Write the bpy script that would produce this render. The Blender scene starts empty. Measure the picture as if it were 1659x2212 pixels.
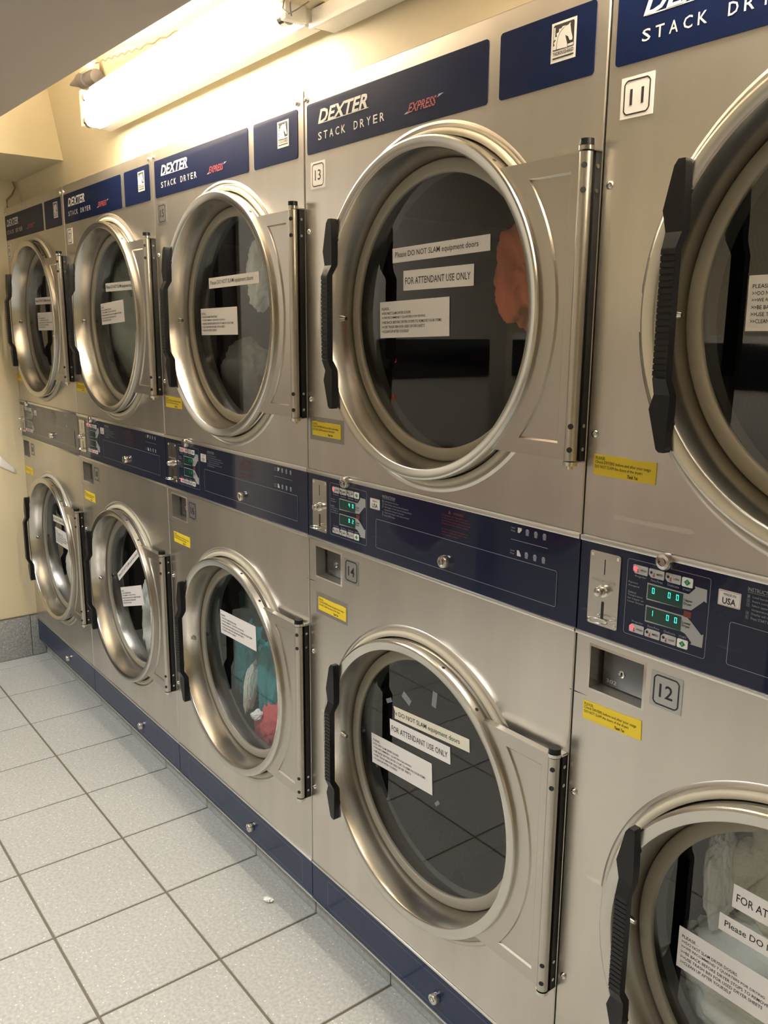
import bpy, bmesh, math, random
from mathutils import Vector, Matrix, noise

# ------------------------------------------------------------------ camera, world, lights, exposure
S = bpy.context.scene
COL = S.collection
S.view_settings.view_transform = 'Standard'
S.view_settings.look = 'None'
S.view_settings.gamma = 1.0
S.view_settings.use_curve_mapping = False
S.view_settings.exposure = 0.36

cd = bpy.data.cameras.new('camera')
cam = bpy.data.objects.new('camera', cd)
COL.objects.link(cam)
cd.sensor_fit = 'HORIZONTAL'
cd.sensor_width = 36.0
cd.lens = 1846.1 / 1659.0 * 36.0
cd.clip_start = 0.02
_r = Vector((0.6107975, 0.7917525, 0.0073722))
_u = Vector((-0.1688971, 0.1211878, 0.978155))
_f = Vector((-0.7735633, 0.5986998, -0.2077459))
M = Matrix((( _r.x, _u.x, -_f.x, 4.0502), (_r.y, _u.y, -_f.y, -1.0542), (_r.z, _u.z, -_f.z, 1.5104), (0, 0, 0, 1)))
cam.matrix_world = M
S.camera = cam

w = bpy.data.worlds.new('world')
S.world = w
w.use_nodes = True
w.node_tree.nodes['Background'].inputs[0].default_value = (1.0, 0.93, 0.8, 1)
w.node_tree.nodes['Background'].inputs[1].default_value = 0.05

LAMP_E = 90.0            # tubes over the dryers
ROOM_W = 23.0            # each ceiling fitting (two tubes)
ROOM_LIGHTS = [(0.85, -1.5), (2.75, -1.5)]
ROOM_Z = 2.72

def area(name, loc, rot, sx, sy, power, col):
    l = bpy.data.lights.new(name, 'AREA')
    l.shape = 'RECTANGLE'; l.size = sx; l.size_y = sy; l.energy = power; l.color = col
    o = bpy.data.objects.new(name, l); COL.objects.link(o)
    o.location = loc; o.rotation_euler = rot
    return o
for _x, _y in ROOM_LIGHTS:
    area('ceiling_light_glow', (_x, _y, ROOM_Z - 0.075), (0, 0, 0), 1.18, 0.2, ROOM_W, (1.0, 0.98, 0.96))

# ------------------------------------------------------------------ materials
def mat(name, col, rough=0.5, metal=0.0, coat=0.0, emit=None, es=0.0, spec=None, coat_rough=0.05):
    m = bpy.data.materials.new(name); m.use_nodes = True
    b = m.node_tree.nodes['Principled BSDF']
    b.inputs['Base Color'].default_value = (*col, 1)
    b.inputs['Roughness'].default_value = rough
    b.inputs['Metallic'].default_value = metal
    b.inputs['Coat Weight'].default_value = coat
    b.inputs['Coat Roughness'].default_value = coat_rough
    if spec is not None: b.inputs['Specular IOR Level'].default_value = spec
    if emit: b.inputs['Emission Color'].default_value = (*emit, 1); b.inputs['Emission Strength'].default_value = es
    return m

def N(m, t, **kw):
    n = m.node_tree.nodes.new(t)
    for k, v in kw.items(): setattr(n, k, v)
    return n
def L(m, a, b): m.node_tree.links.new(a, b)
def B(m): return m.node_tree.nodes['Principled BSDF']

def noise_rough(m, scale, lo, hi, stretch=(1, 1, 1), bump=0.0, colr=None, det=1.5):
    tc = N(m, 'ShaderNodeTexCoord'); mp = N(m, 'ShaderNodeMapping')
    mp.inputs['Scale'].default_value = stretch
    L(m, tc.outputs['Object'], mp.inputs['Vector'])
    nz = N(m, 'ShaderNodeTexNoise'); nz.inputs['Scale'].default_value = scale; nz.inputs['Detail'].default_value = det
    L(m, mp.outputs[0], nz.inputs['Vector'])
    mr = N(m, 'ShaderNodeMapRange')
    mr.inputs['From Min'].default_value = 0.1; mr.inputs['From Max'].default_value = 0.9
    mr.inputs['To Min'].default_value = lo; mr.inputs['To Max'].default_value = hi
    L(m, nz.outputs['Fac'], mr.inputs['Value']); L(m, mr.outputs[0], B(m).inputs['Roughness'])
    if colr:
        cr = N(m, 'ShaderNodeMix', data_type='RGBA')
        cr.inputs['A'].default_value = (*colr[0], 1); cr.inputs['B'].default_value = (*colr[1], 1)
        L(m, nz.outputs['Fac'], cr.inputs['Factor']); L(m, cr.outputs['Result'], B(m).inputs['Base Color'])
    if bump:
        nb = N(m, 'ShaderNodeTexNoise'); nb.inputs['Scale'].default_value = scale * 3; nb.inputs['Detail'].default_value = 3
        L(m, mp.outputs[0], nb.inputs['Vector'])
        bp = N(m, 'ShaderNodeBump'); bp.inputs['Strength'].default_value = bump; bp.inputs['Distance'].default_value = 0.002
        L(m, nb.outputs['Fac'], bp.inputs['Height']); L(m, bp.outputs[0], B(m).inputs['Normal'])
    return m

STEEL = mat('brushed_steel_panel', (0.56, 0.52, 0.46), 0.27, 0.89)
noise_rough(STEEL, 3.0, 0.28, 0.28, (3.0, 3.0, 0.45), 0.0, ((0.52, 0.495, 0.45), (0.74, 0.70, 0.635)), 3.0)
for _l in list(B(STEEL).inputs['Roughness'].links): STEEL.node_tree.links.remove(_l)
B(STEEL).inputs['Roughness'].default_value = 0.28
RING = mat('door_ring_steel', (0.62, 0.60, 0.555), 0.23, 1.0)
BRIGHT = mat('polished_steel', (0.72, 0.70, 0.66), 0.16, 1.0)
PLATE = mat('satin_hinge_plate', (0.55, 0.52, 0.47), 0.33, 1.0)
DARKSTEEL = mat('dark_bracket_steel', (0.018, 0.018, 0.018), 0.4, 0.2)
ALU = mat('aluminium_trim', (0.78, 0.77, 0.74), 0.28, 1.0)
CAB = mat('cabinet_inside', (0.12, 0.12, 0.12), 0.6, 0.3)
NAVY = mat('navy_enamel', (0.003, 0.009, 0.034), 0.32, 0.0, 0.8, coat_rough=0.03, spec=0.15)
NAVY2 = mat('navy_nameplate', (0.003, 0.008, 0.036), 0.45, 0.0, 0.22, coat_rough=0.06, spec=0.05)
NAVY3 = mat('navy_kick_enamel', (0.006, 0.020, 0.075), 0.35, 0.0, 0.35, coat_rough=0.03, spec=0.2)
def scratch(m):
    tc = N(m, 'ShaderNodeTexCoord'); mp = N(m, 'ShaderNodeMapping'); mp.inputs['Rotation'].default_value = (0, 0.5, 0)
    mp.inputs['Scale'].default_value = (3, 1, 22)
    L(m, tc.outputs['Object'], mp.inputs['Vector'])
    nz = N(m, 'ShaderNodeTexNoise'); nz.inputs['Scale'].default_value = 3.0; nz.inputs['Detail'].default_value = 8; nz.inputs['Distortion'].default_value = 1.5
    L(m, mp.outputs[0], nz.inputs['Vector'])
    cr = N(m, 'ShaderNodeValToRGB')
    e = cr.color_ramp.elements; e[0].position = 0.70; e[1].position = 0.78
    e[0].color = (0.003, 0.009, 0.034, 1); e[1].color = (0.03, 0.045, 0.09, 1)
    L(m, nz.outputs['Fac'], cr.inputs[0]); L(m, cr.outputs[0], B(m).inputs['Base Color'])
scratch(NAVY)
PRINT = mat('white_print', (0.62, 0.62, 0.60), 0.5)
PRINTDIM = mat('fine_white_print', (0.30, 0.32, 0.36), 0.5)
REDPRINT = mat('red_print', (0.42, 0.07, 0.08), 0.5)
COINBOX = mat('zinc_coin_box', (0.17, 0.18, 0.19), 0.35, 0.9)
REDDIM = mat('faint_red_print', (0.16, 0.022, 0.02), 0.5)
GREYPRINT = mat('grey_print', (0.34, 0.35, 0.35), 0.5)
PAPER = mat('white_paper', (0.78, 0.76, 0.74), 0.6)
OLDPAPER = mat('aged_paper', (0.74, 0.71, 0.58), 0.6)
INK = mat('black_ink', (0.015, 0.015, 0.015), 0.6)
YELLOW = mat('yellow_paper', (0.80, 0.60, 0.03), 0.5)
RESID = mat('dull_tape_backing', (0.33, 0.31, 0.27), 0.42, 0.7)
RESIDL = mat('pale_tape_residue', (0.60, 0.56, 0.49), 0.45, 0.95)
TAPE = mat('clear_tape', (0.42, 0.40, 0.36), 0.15, 0.5)
BLACK = mat('black_plastic', (0.006, 0.0065, 0.008), 0.38, spec=0.35)
RUBBER = mat('beige_rubber_gasket', (0.31, 0.285, 0.23), 0.5)
FOIL = mat('silver_foil_label', (0.45, 0.45, 0.44), 0.22, 0.8)
KEY = mat('button_grey', (0.46, 0.46, 0.46), 0.4)
KEYW = mat('button_white', (0.75, 0.78, 0.72), 0.4)
GREEN = mat('green_diamond', (0.0, 0.20, 0.07), 0.4)
LCD = mat('display_window', (0.004, 0.03, 0.024), 0.08, 0, 0.5, emit=(0.0, 0.35, 0.2), es=0.02)
SEG = mat('lit_segment', (0.0, 0.3, 0.25), 0.4, emit=(0.05, 1.0, 0.72), es=1.6)
SEGDIM = mat('dim_segment', (0.0, 0.2, 0.12), 0.4, emit=(0.0, 0.5, 0.22), es=0.35)
LED = mat('red_led', (0.8, 0.05, 0.05), 0.3, emit=(1.0, 0.05, 0.06), es=2.2)
CREAM = mat('cream_wall_paint', (0.73, 0.63, 0.42), 0.55)
noise_rough(CREAM, 5, 0.5, 0.62, (1, 1, 1), 0.12, ((0.65, 0.57, 0.385), (0.70, 0.62, 0.425)))
CEIL = mat('beam_paint', (0.50, 0.455, 0.41), 0.7)
CEILW = mat('ceiling_paint', (0.74, 0.72, 0.62), 0.7)
GREYWALL = mat('grey_wall_paint', (0.55, 0.52, 0.46), 0.6)
OLIVE = mat('olive_cream_paint', (0.56, 0.48, 0.32), 0.6)
WHITE = mat('white_enamel', (0.82, 0.81, 0.77), 0.35)
TUBE = mat('fluorescent_tube', (1, 1, 1), 0.3, emit=(1.0, 0.86, 0.66), es=LAMP_E)
DIFF = mat('ceiling_light_diffuser', (0.9, 0.9, 0.85), 0.4, emit=(1.0, 0.93, 0.8), es=3.0)
GROUT = mat('grout', (0.15, 0.13, 0.10), 0.85)
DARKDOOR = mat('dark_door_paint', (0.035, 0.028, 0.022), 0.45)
TAN = mat('tan_cable', (0.30, 0.24, 0.13), 0.5)
CORD = mat('brown_cord', (0.22, 0.13, 0.06), 0.6)
FIT = mat('grey_plastic', (0.12, 0.11, 0.11), 0.4)

def speckle(name, c1, c2, rough):
    m = mat(name, c1, rough)
    tc = N(m, 'ShaderNodeTexCoord')
    n1 = N(m, 'ShaderNodeTexNoise'); n1.inputs['Scale'].default_value = 120; n1.inputs['Detail'].default_value = 5
    n2 = N(m, 'ShaderNodeTexVoronoi'); n2.inputs['Scale'].default_value = 65
    n3 = N(m, 'ShaderNodeTexNoise'); n3.inputs['Scale'].default_value = 2.0
    n4 = N(m, 'ShaderNodeTexVoronoi'); n4.inputs['Scale'].default_value = 150
    for n in (n1, n2, n3, n4): L(m, tc.outputs['Object'], n.inputs['Vector'])
    mx = N(m, 'ShaderNodeMix', data_type='RGBA'); mx.inputs['A'].default_value = (*c1, 1); mx.inputs['B'].default_value = (*c2, 1)
    r1 = N(m, 'ShaderNodeMapRange'); r1.inputs['From Min'].default_value = 0.36; r1.inputs['From Max'].default_value = 0.64
    L(m, n1.outputs['Fac'], r1.inputs['Value']); L(m, r1.outputs[0], mx.inputs['Factor'])
    # sparse pale chips and dark flecks
    r2 = N(m, 'ShaderNodeMapRange'); r2.inputs['From Min'].default_value = 0.16; r2.inputs['From Max'].default_value = 0.10
    L(m, n2.outputs['Distance'], r2.inputs['Value'])
    m2 = N(m, 'ShaderNodeMix', data_type='RGBA'); m2.inputs['B'].default_value = (0.72, 0.71, 0.66, 1)
    L(m, r2.outputs[0], m2.inputs['Factor']); L(m, mx.outputs['Result'], m2.inputs['A'])
    r4 = N(m, 'ShaderNodeMapRange'); r4.inputs['From Min'].default_value = 0.14; r4.inputs['From Max'].default_value = 0.08
    r4.inputs['To Max'].default_value = 0.7
    L(m, n4.outputs['Distance'], r4.inputs['Value'])
    m4 = N(m, 'ShaderNodeMix', data_type='RGBA'); m4.inputs['B'].default_value = (0.13, 0.13, 0.12, 1)
    L(m, r4.outputs[0], m4.inputs['Factor']); L(m, m2.outputs['Result'], m4.inputs['A'])
    m3 = N(m, 'ShaderNodeMix', data_type='RGBA', blend_type='MULTIPLY'); m3.inputs['Factor'].default_value = 1
    r3 = N(m, 'ShaderNodeValToRGB'); r3.color_ramp.elements[0].color = (0.93, 0.93, 0.91, 1); r3.color_ramp.elements[1].color = (1.05, 1.05, 1.03, 1)
    L(m, n3.outputs['Fac'], r3.inputs[0]); L(m, m4.outputs['Result'], m3.inputs['A']); L(m, r3.outputs[0], m3.inputs['B'])
    L(m, m3.outputs['Result'], B(m).inputs['Base Color'])
    return m
TILE = speckle('speckled_floor_tile', (0.385, 0.405, 0.42), (0.49, 0.51, 0.515), 0.42)
TILEB = speckle('speckled_base_tile', (0.24, 0.25, 0.255), (0.36, 0.37, 0.37), 0.42)

def glass_mat():
    m = bpy.data.materials.new('door_glass'); m.use_nodes = True
    nt = m.node_tree; nt.nodes.remove(nt.nodes['Principled BSDF'])
    out = nt.nodes['Material Output']
    tr = N(m, 'ShaderNodeBsdfTransparent'); tr.inputs[0].default_value = (0.90, 0.93, 0.91, 1)
    gl = N(m, 'ShaderNodeBsdfGlossy'); gl.inputs['Roughness'].default_value = 0.02
    ge = N(m, 'ShaderNodeNewGeometry'); dt = N(m, 'ShaderNodeVectorMath', operation='DOT_PRODUCT'); ab = N(m, 'ShaderNodeMath', operation='ABSOLUTE')
    L(m, ge.outputs['Normal'], dt.inputs[0]); L(m, ge.outputs['Incoming'], dt.inputs[1]); L(m, dt.outputs['Value'], ab.inputs[0])
    iv = N(m, 'ShaderNodeMath', operation='SUBTRACT'); iv.inputs[0].default_value = 1.0; L(m, ab.outputs[0], iv.inputs[1])
    pw = N(m, 'ShaderNodeMath', operation='POWER'); pw.inputs[1].default_value = 5.0; L(m, iv.outputs[0], pw.inputs[0])
    # both faces of the pane reflect: Schlick with about twice one face's reflectance
    fr = N(m, 'ShaderNodeMath', operation='MULTIPLY_ADD'); fr.inputs[1].default_value = 0.91; fr.inputs[2].default_value = 0.09; L(m, pw.outputs[0], fr.inputs[0])
    mx = N(m, 'ShaderNodeMixShader')
    L(m, fr.outputs[0], mx.inputs[0]); L(m, tr.outputs[0], mx.inputs[1]); L(m, gl.outputs[0], mx.inputs[2])
    L(m, mx.outputs[0], out.inputs[0])
    return m
GLASS = glass_mat()
def scrap_mat():
    m = bpy.data.materials.new('clear_tape_film'); m.use_nodes = True; nt = m.node_tree; p = B(m); p.inputs['Base Color'].default_value = (0.5, 0.55, 0.6, 1); p.inputs['Roughness'].default_value = 0.2
    tr = N(m, 'ShaderNodeBsdfTransparent'); mx = N(m, 'ShaderNodeMixShader'); mx.inputs[0].default_value = 0.25
    L(m, tr.outputs[0], mx.inputs[1]); L(m, p.outputs[0], mx.inputs[2]); L(m, mx.outputs[0], nt.nodes['Material Output'].inputs[0]); return m
SCRAP = scrap_mat()

def drum_mat():
    m = mat('perforated_drum_steel', (0.40, 0.41, 0.40), 0.4, 0.75)
    uv = N(m, 'ShaderNodeTexCoord'); mp = N(m, 'ShaderNodeMapping')
    mp.inputs['Scale'].default_value = (95, 95, 95); mp.inputs['Rotation'].default_value = (0, 0, math.pi / 4)
    L(m, uv.outputs['UV'], mp.inputs['Vector'])
    v = N(m, 'ShaderNodeTexVoronoi', voronoi_dimensions='2D'); v.inputs['Scale'].default_value = 1.0; v.inputs['Randomness'].default_value = 0.0
    L(m, mp.outputs[0], v.inputs['Vector'])
    r = N(m, 'ShaderNodeMapRange'); r.inputs['From Min'].default_value = 0.32; r.inputs['From Max'].default_value = 0.27
    L(m, v.outputs['Distance'], r.inputs['Value'])
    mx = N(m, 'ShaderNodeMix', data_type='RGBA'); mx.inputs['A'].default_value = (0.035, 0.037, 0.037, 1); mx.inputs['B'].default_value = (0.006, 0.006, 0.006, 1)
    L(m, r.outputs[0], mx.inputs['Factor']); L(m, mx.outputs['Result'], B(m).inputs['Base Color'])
    inv = N(m, 'ShaderNodeMath', operation='MULTIPLY_ADD'); inv.inputs[1].default_value = -0.75; inv.inputs[2].default_value = 0.75
    L(m, r.outputs[0], inv.inputs[0]); L(m, inv.outputs[0], B(m).inputs['Metallic'])
    return m
DRUM = drum_mat()

# ------------------------------------------------------------------ mesh helpers
class MB:
    """collects shapes; every face carries a material"""
    def __init__(s): s.v = []; s.f = []; s.m = []; s.mats = []; s.uv = {}
    def mi(s, m):
        if m not in s.mats: s.mats.append(m)
        return s.mats.index(m)
    def add(s, vs, fs, m):
        o = len(s.v); s.v += [tuple(p) for p in vs]; k = s.mi(m)
        for f in fs: s.f.append(tuple(i + o for i in f)); s.m.append(k)
        return o
    def box(s, x0, x1, y0, y1, z0, z1, m, bev=0.0):
        if bev > 0:
            bm = bmesh.new(); bmesh.ops.create_cube(bm, size=1)
            for v in bm.verts: v.co = Vector(((x0 + x1) / 2 + v.co.x * (x1 - x0), (y0 + y1) / 2 + v.co.y * (y1 - y0), (z0 + z1) / 2 + v.co.z * (z1 - z0)))
            bmesh.ops.bevel(bm, geom=bm.edges[:], offset=bev, segments=2, affect='EDGES', profile=0.6)
            s.bm(bm, m); return s
        v = [(x, y, z) for x in (x0, x1) for y in (y0, y1) for z in (z0, z1)]
        s.add(v, [(0, 1, 3, 2), (4, 6, 7, 5), (0, 4, 5, 1), (2, 3, 7, 6), (0, 2, 6, 4), (1, 5, 7, 3)], m); return s
    def bm(s, bm, m, mx=None):
        bm.verts.index_update()
        s.add([(mx @ v.co if mx else v.co) for v in bm.verts], [[v.index for v in f.verts] for f in bm.faces], m); bm.free()
    def quad(s, x0, x1, z0, z1, y, m):
        s.add([(x0, y, z0), (x1, y, z0), (x1, y, z1), (x0, y, z1)], [(0, 1, 2, 3)], m); return s
    def poly(s, pts, y, m):
        s.add([(x, y, z) for x, z in pts], [tuple(range(len(pts)))], m); return s
    def prism(s, pts, yf, yb, m):
        n = len(pts)
        s.add([(x, yf, z) for x, z in pts] + [(x, yb, z) for x, z in pts],
              [tuple(range(n)), tuple(range(2 * n - 1, n - 1, -1))] + [(i, i + n, (i + 1) % n + n, (i + 1) % n) for i in range(n)], m); return s
    def lathe(s, prof, cx, cz, m, n=96, close=False, uv=False, a0=0.0):
        k = len(prof); o = len(s.v)
        vs = [(cx + r * math.cos(a0 + 2 * math.pi * i / n), y, cz + r * math.sin(a0 + 2 * math.pi * i / n)) for i in range(n) for r, y in prof]
        fs = []
        for i in range(n):
            j = (i + 1) % n
            for q in range(k - 1 if not close else k):
                q2 = (q + 1) % k
                f = (i * k + q, i * k + q2, j * k + q2, j * k + q)
                if uv:
                    R = 0.33
                    t = 2 * math.pi * R / n
                    d = lambda qq: prof[qq][1] + (R - prof[qq][0])
                    s.uv[len(s.f) + len(fs)] = [(i * t, d(q)), (i * t, d(q2)), ((i + 1) * t, d(q2)), ((i + 1) * t, d(q))]
                fs.append(f)
        s.add(vs, fs, m); return s
    def disc(s, cx, cz, r, y, m, n=32):
        s.poly([(cx + r * math.cos(2 * math.pi * i / n), cz + r * math.sin(2 * math.pi * i / n)) for i in range(n)], y, m); return s
    def rod(s, a, b, r, m, n=16, r2=None):
        a, b = Vector(a), Vector(b); d = (b - a).normalized()
        u = d.orthogonal().normalized(); w_ = d.cross(u); r2 = r if r2 is None else r2
        ring = lambda c, rr: [c + rr * (math.cos(2 * math.pi * i / n) * u + math.sin(2 * math.pi * i / n) * w_) for i in range(n)]
        s.add(ring(a, r) + ring(b, r2), [tuple(range(n - 1, -1, -1)), tuple(range(n, 2 * n))] + [(i, (i + 1) % n, (i + 1) % n + n, i + n) for i in range(n)], m); return s
    def tube(s, pts, r, m, n=8):
        pts = [Vector(p) for p in pts]; rings = []
        for i, p in enumerate(pts):
            d = (pts[min(i + 1, len(pts) - 1)] - pts[max(i - 1, 0)]).normalized()
            u = d.cross(Vector((0.13, 0.31, 0.94))).normalized(); w_ = d.cross(u)
            rings += [p + r * (math.cos(2 * math.pi * k / n) * u + math.sin(2 * math.pi * k / n) * w_) for k in range(n)]
        fs = [(i * n + k, i * n + (k + 1) % n, (i + 1) * n + (k + 1) % n, (i + 1) * n + k) for i in range(len(pts) - 1) for k in range(n)]
        fs += [tuple(range(n - 1, -1, -1)), tuple(range((len(pts) - 1) * n, len(pts) * n))]
        s.add(rings, fs, m); return s
    def text(s, body, x0, x1, z0, z1, y, m, shear=0.0, bold=0.0, fit=True, rot=0.0, space=1.0, sx=1.0):
        """lettering in the XZ plane fitted to a box (or to its height, starting at x0)"""
        v, f = glyphs(body, bold, space)
        ax = min(p[0] for p in v); bx = max(p[0] for p in v); az = min(p[1] for p in v); bz = max(p[1] for p in v)
        kz = (z1 - z0) / (bz - az); kx = (x1 - x0) / (bx - ax + shear * (bz - az)) if fit else kz * sx
        c, sn = math.cos(rot), math.sin(rot); out = []
        for px, pz in v:
            X = (px - ax + shear * (pz - az)) * kx; Z = (pz - az) * kz
            out.append((x0 + X * c - Z * sn, y, z0 + X * sn + Z * c))
        s.add(out, f, m); return s
    def rotate(s, start, cx, cz, ang):
        c, sn = math.cos(ang), math.sin(ang)
        for i in range(start, len(s.v)):
            x, y, z = s.v[i]; s.v[i] = (cx + (x - cx) * c - (z - cz) * sn, y, cz + (x - cx) * sn + (z - cz) * c)
    def mesh(s, name, smooth=35):
        me = bpy.data.meshes.new(name); me.from_pydata(s.v, [], s.f)
        for m in s.mats: me.materials.append(m)
        for p, k in zip(me.polygons, s.m): p.material_index = k
        if s.uv:
            l = me.uv_layers.new(name='UVMap')
            for p in me.polygons:
                if p.index in s.uv:
                    for li, c in zip(p.loop_indices, s.uv[p.index]): l.data[li].uv = c
        bm = bmesh.new(); bm.from_mesh(me)
        if not any(len(f.verts) == 4 and f.calc_area() < 1e-12 for f in bm.faces): pass
        bm.to_mesh(me); bm.free()
        if smooth:
            me.shade_smooth(); me.set_sharp_from_angle(angle=math.radians(smooth))
        return me

_gc = {}
def glyphs(body, bold=0.0, space=1.0):
    key = (body, bold, space)
    if key in _gc: return _gc[key]
    c = bpy.data.curves.new('lettering', 'FONT'); c.body = body; c.resolution_u = 2; c.offset = bold; c.space_character = space
    c.space_line = 1.0; c.fill_mode = 'FRONT'; c.dimensions = '2D'
    o = bpy.data.objects.new('lettering', c); COL.objects.link(o)
    bpy.context.view_layer.update()
    me = o.to_mesh()
    v = [(p.co.x, p.co.y) for p in me.vertices]; f = [tuple(p.vertices) for p in me.polygons]
    # faces must look towards -Y once laid in XZ: the winding of XY->XZ already does that
    o.to_mesh_clear(); COL.objects.unlink(o); bpy.data.objects.remove(o); bpy.data.curves.remove(c)
    _gc[key] = (v, f); return _gc[key]

def put(name, me, parent=None, loc=None, **props):
    o = bpy.data.objects.new(name, me); COL.objects.link(o)
    if parent is not None: o.parent = parent
    if loc: o.location = loc
    for k, v in props.items(): o[k] = v
    return o
def empty(name, loc, **props):
    o = bpy.data.objects.new(name, None); COL.objects.link(o); o.location = loc; o.empty_display_size = 0.1
    for k, v in props.items(): o[k] = v
    return o
_mc = {}
def cached(key, fn):
    if key not in _mc: _mc[key] = fn()
    return _mc[key]

# ------------------------------------------------------------------ the room
X0, X1, YB, YF = 0.03, 6.2, 0.07, -3.0
def struct(name, mb, smooth=30): return put(name, mb.mesh(name, smooth), kind='structure')

# floor: grout bed and individual bevelled tiles (one floor)
m = MB(); m.box(-1.4, X1, YF, 0.9, -0.05, -0.003, GROUT)
xs = [0.128 + 0.32 * k for k in range(-5, 20)]; ys = [0.048, -0.25, -0.55, -0.85, -1.15, -1.45, -1.75, -2.05, -2.35, -2.65, -2.95]
for i in range(len(xs) - 1):
    for j in range(len(ys) - 1):
        if xs[i + 1] > X1 + 0.3: continue
        a0, a1 = xs[i] + 0.003, xs[i + 1] - 0.003; b1, b0 = ys[j] - 0.003, ys[j + 1] + 0.003; e = 0.0015
        m.add([(a0, b0, -0.002), (a1, b0, -0.002), (a1, b1, -0.002), (a0, b1, -0.002), (a0 + e, b0 + e, 0), (a1 - e, b0 + e, 0), (a1 - e, b1 - e, 0), (a0 + e, b1 - e, 0)],
              [(4, 5, 6, 7), (0, 1, 5, 4), (1, 2, 6, 5), (2, 3, 7, 6), (3, 0, 4, 7)], TILE)
struct('floor', m)
# tiled toe course under the dryers
m = MB(); m.box(X0, 4.9, 0.036, 0.06, 0.0, 0.072, GROUT)
for i in range(len(xs) - 1):
    a0, a1 = max(xs[i] + 0.002, X0), min(xs[i + 1] - 0.002, 4.9)
    if a1 - a0 > 0.02: m.box(a0, a1, 0.03, 0.05, 0.002, 0.074, TILE, 0.0012)
struct('trim_1', m)

LEAN = 0.17
def wy(z): return YB - LEAN * (z - 2.05)
m = MB()
z0, z1 = 1.992, 2.85
m.add([(X0, wy(z0), z0), (X1, wy(z0), z0), (X1, wy(z1), z1), (X0, wy(z1), z1), (X0, 0.9, z0), (X1, 0.9, z0), (X1, 0.9, z1), (X0, 0.9, z1)],
      [(0, 1, 2, 3), (4, 7, 6, 5), (0, 4, 5, 1), (3, 2, 6, 7), (0, 3, 7, 4), (1, 5, 6, 2)], CREAM)
struct('wall_back', m)
m = MB(); m.box(4.0 + 0.802 + 0.0, X1, 0.0, 0.12, 0, 1.99, CREAM); struct('wall_back', m)
m = MB()
m.box(X0 - 0.1, X0, -0.30, 0.92, 0, 2.85, CREAM)
m.box(X0 - 0.1, X0, -1.06, -0.30, 2.08, 2.85, CREAM)
m.box(X0 - 0.1, X0, YF, -1.06, 0, 2.85, GREYWALL)
struct('wall_left', m)
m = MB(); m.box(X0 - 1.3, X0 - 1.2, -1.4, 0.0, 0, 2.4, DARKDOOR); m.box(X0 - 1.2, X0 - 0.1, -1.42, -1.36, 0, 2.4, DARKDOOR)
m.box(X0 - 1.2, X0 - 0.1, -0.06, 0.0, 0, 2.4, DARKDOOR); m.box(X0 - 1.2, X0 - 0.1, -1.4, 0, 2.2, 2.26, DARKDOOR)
struct('wall_corridor', m)
m = MB(); m.box(X0 - 0.075, X0 - 0.035, -1.06, -0.30, 0.006, 2.08, DARKDOOR, 0.003)
m.box(X0 - 0.034, X0 - 0.03, -1.0, -0.36, 0.2, 0.95, DARKDOOR, 0.001); m.box(X0 - 0.034, X0 - 0.03, -1.0, -0.36, 1.1, 1.95, DARKDOOR, 0.001)
d = struct('door_1', m)
h = MB(); h.rod((X0 - 0.035, -0.98, 1.0), (X0 + 0.015, -0.98, 1.0), 0.009, BRIGHT); h.rod((X0 + 0.012, -0.99, 1.0), (X0 + 0.012, -0.87, 1.0), 0.008, BRIGHT)
put('door_handle', h.mesh('door_handle'), d)
m = MB(); m.box(X0 - 0.1, X1, YF - 0.1, YF, 0, 2.85, OLIVE); struct('wall_front', m)
m = MB(); m.box(X1, X1 + 0.1, YF - 0.1, 0.9, 0, 2.85, CREAM); struct('wall_right', m)
m = MB(); m.box(X0 - 0.1, X1 + 0.1, YF - 0.1, 0.9, 2.78, 2.88, CEILW); struct('ceiling', m)
# dropped beam: its edge runs slightly askew to the dryer row
m = MB(); bz = 2.10
e0, e1 = (X0, -0.369), (X1, -0.147)
P = [(e0[0], e0[1]), (e1[0], e1[1] ), (e1[0], -0.95), (e0[0], -0.95)]
m.add([(x, y, bz) for x, y in P] + [(x, y, 2.78) for x, y in P], [(0, 3, 2, 1), (4, 5, 6, 7), (0, 1, 5, 4), (1, 2, 6, 5), (2, 3, 7, 6), (3, 0, 4, 7)], CEIL)
struct('ceiling', m)
# boxed-in duct along the left wall
m = MB(); m.box(X0, 0.655, -0.345, wy(2.115) + 0.06, 2.118, 2.78, CREAM); struct('trim_2', m)
# skirting tiles on the left wall
m = MB()
for a, b in ((-0.30, -0.035), (-0.032, 0.028)): m.box(X0, X0 + 0.010, a, b, 0.002, 0.196, TILEB, 0.0015)
m.box(X0, X0 + 0.0085, -0.30, 0.03, 0.196, 0.202, GROUT)
struct('baseboard_left', m)

# ------------------------------------------------------------------ ceiling lights (their glow is set at the top)
for i, (x, y) in enumerate(ROOM_LIGHTS):
    e = empty('ceiling_light', (x, y, 2.78), category='ceiling light', group='ceiling lights across the aisle',
              label='white twin tube ceiling light over the aisle behind the camera')
    a = MB(); a.box(-0.62, 0.62, -0.13, 0.13, -0.05, 0, WHITE, 0.004); put('housing', a.mesh('housing'), e)
    a = MB(); a.box(-0.60, 0.60, -0.11, 0.11, -0.064, -0.05, DIFF, 0.003); put('diffuser', a.mesh('diffuser'), e)

# ------------------------------------------------------------------ dryer parts (local x 0..0.8, y 0 = panel face, z from floor)
CX, CZU, CZL = 0.412, 1.540, 0.592
RO = 0.305

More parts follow.
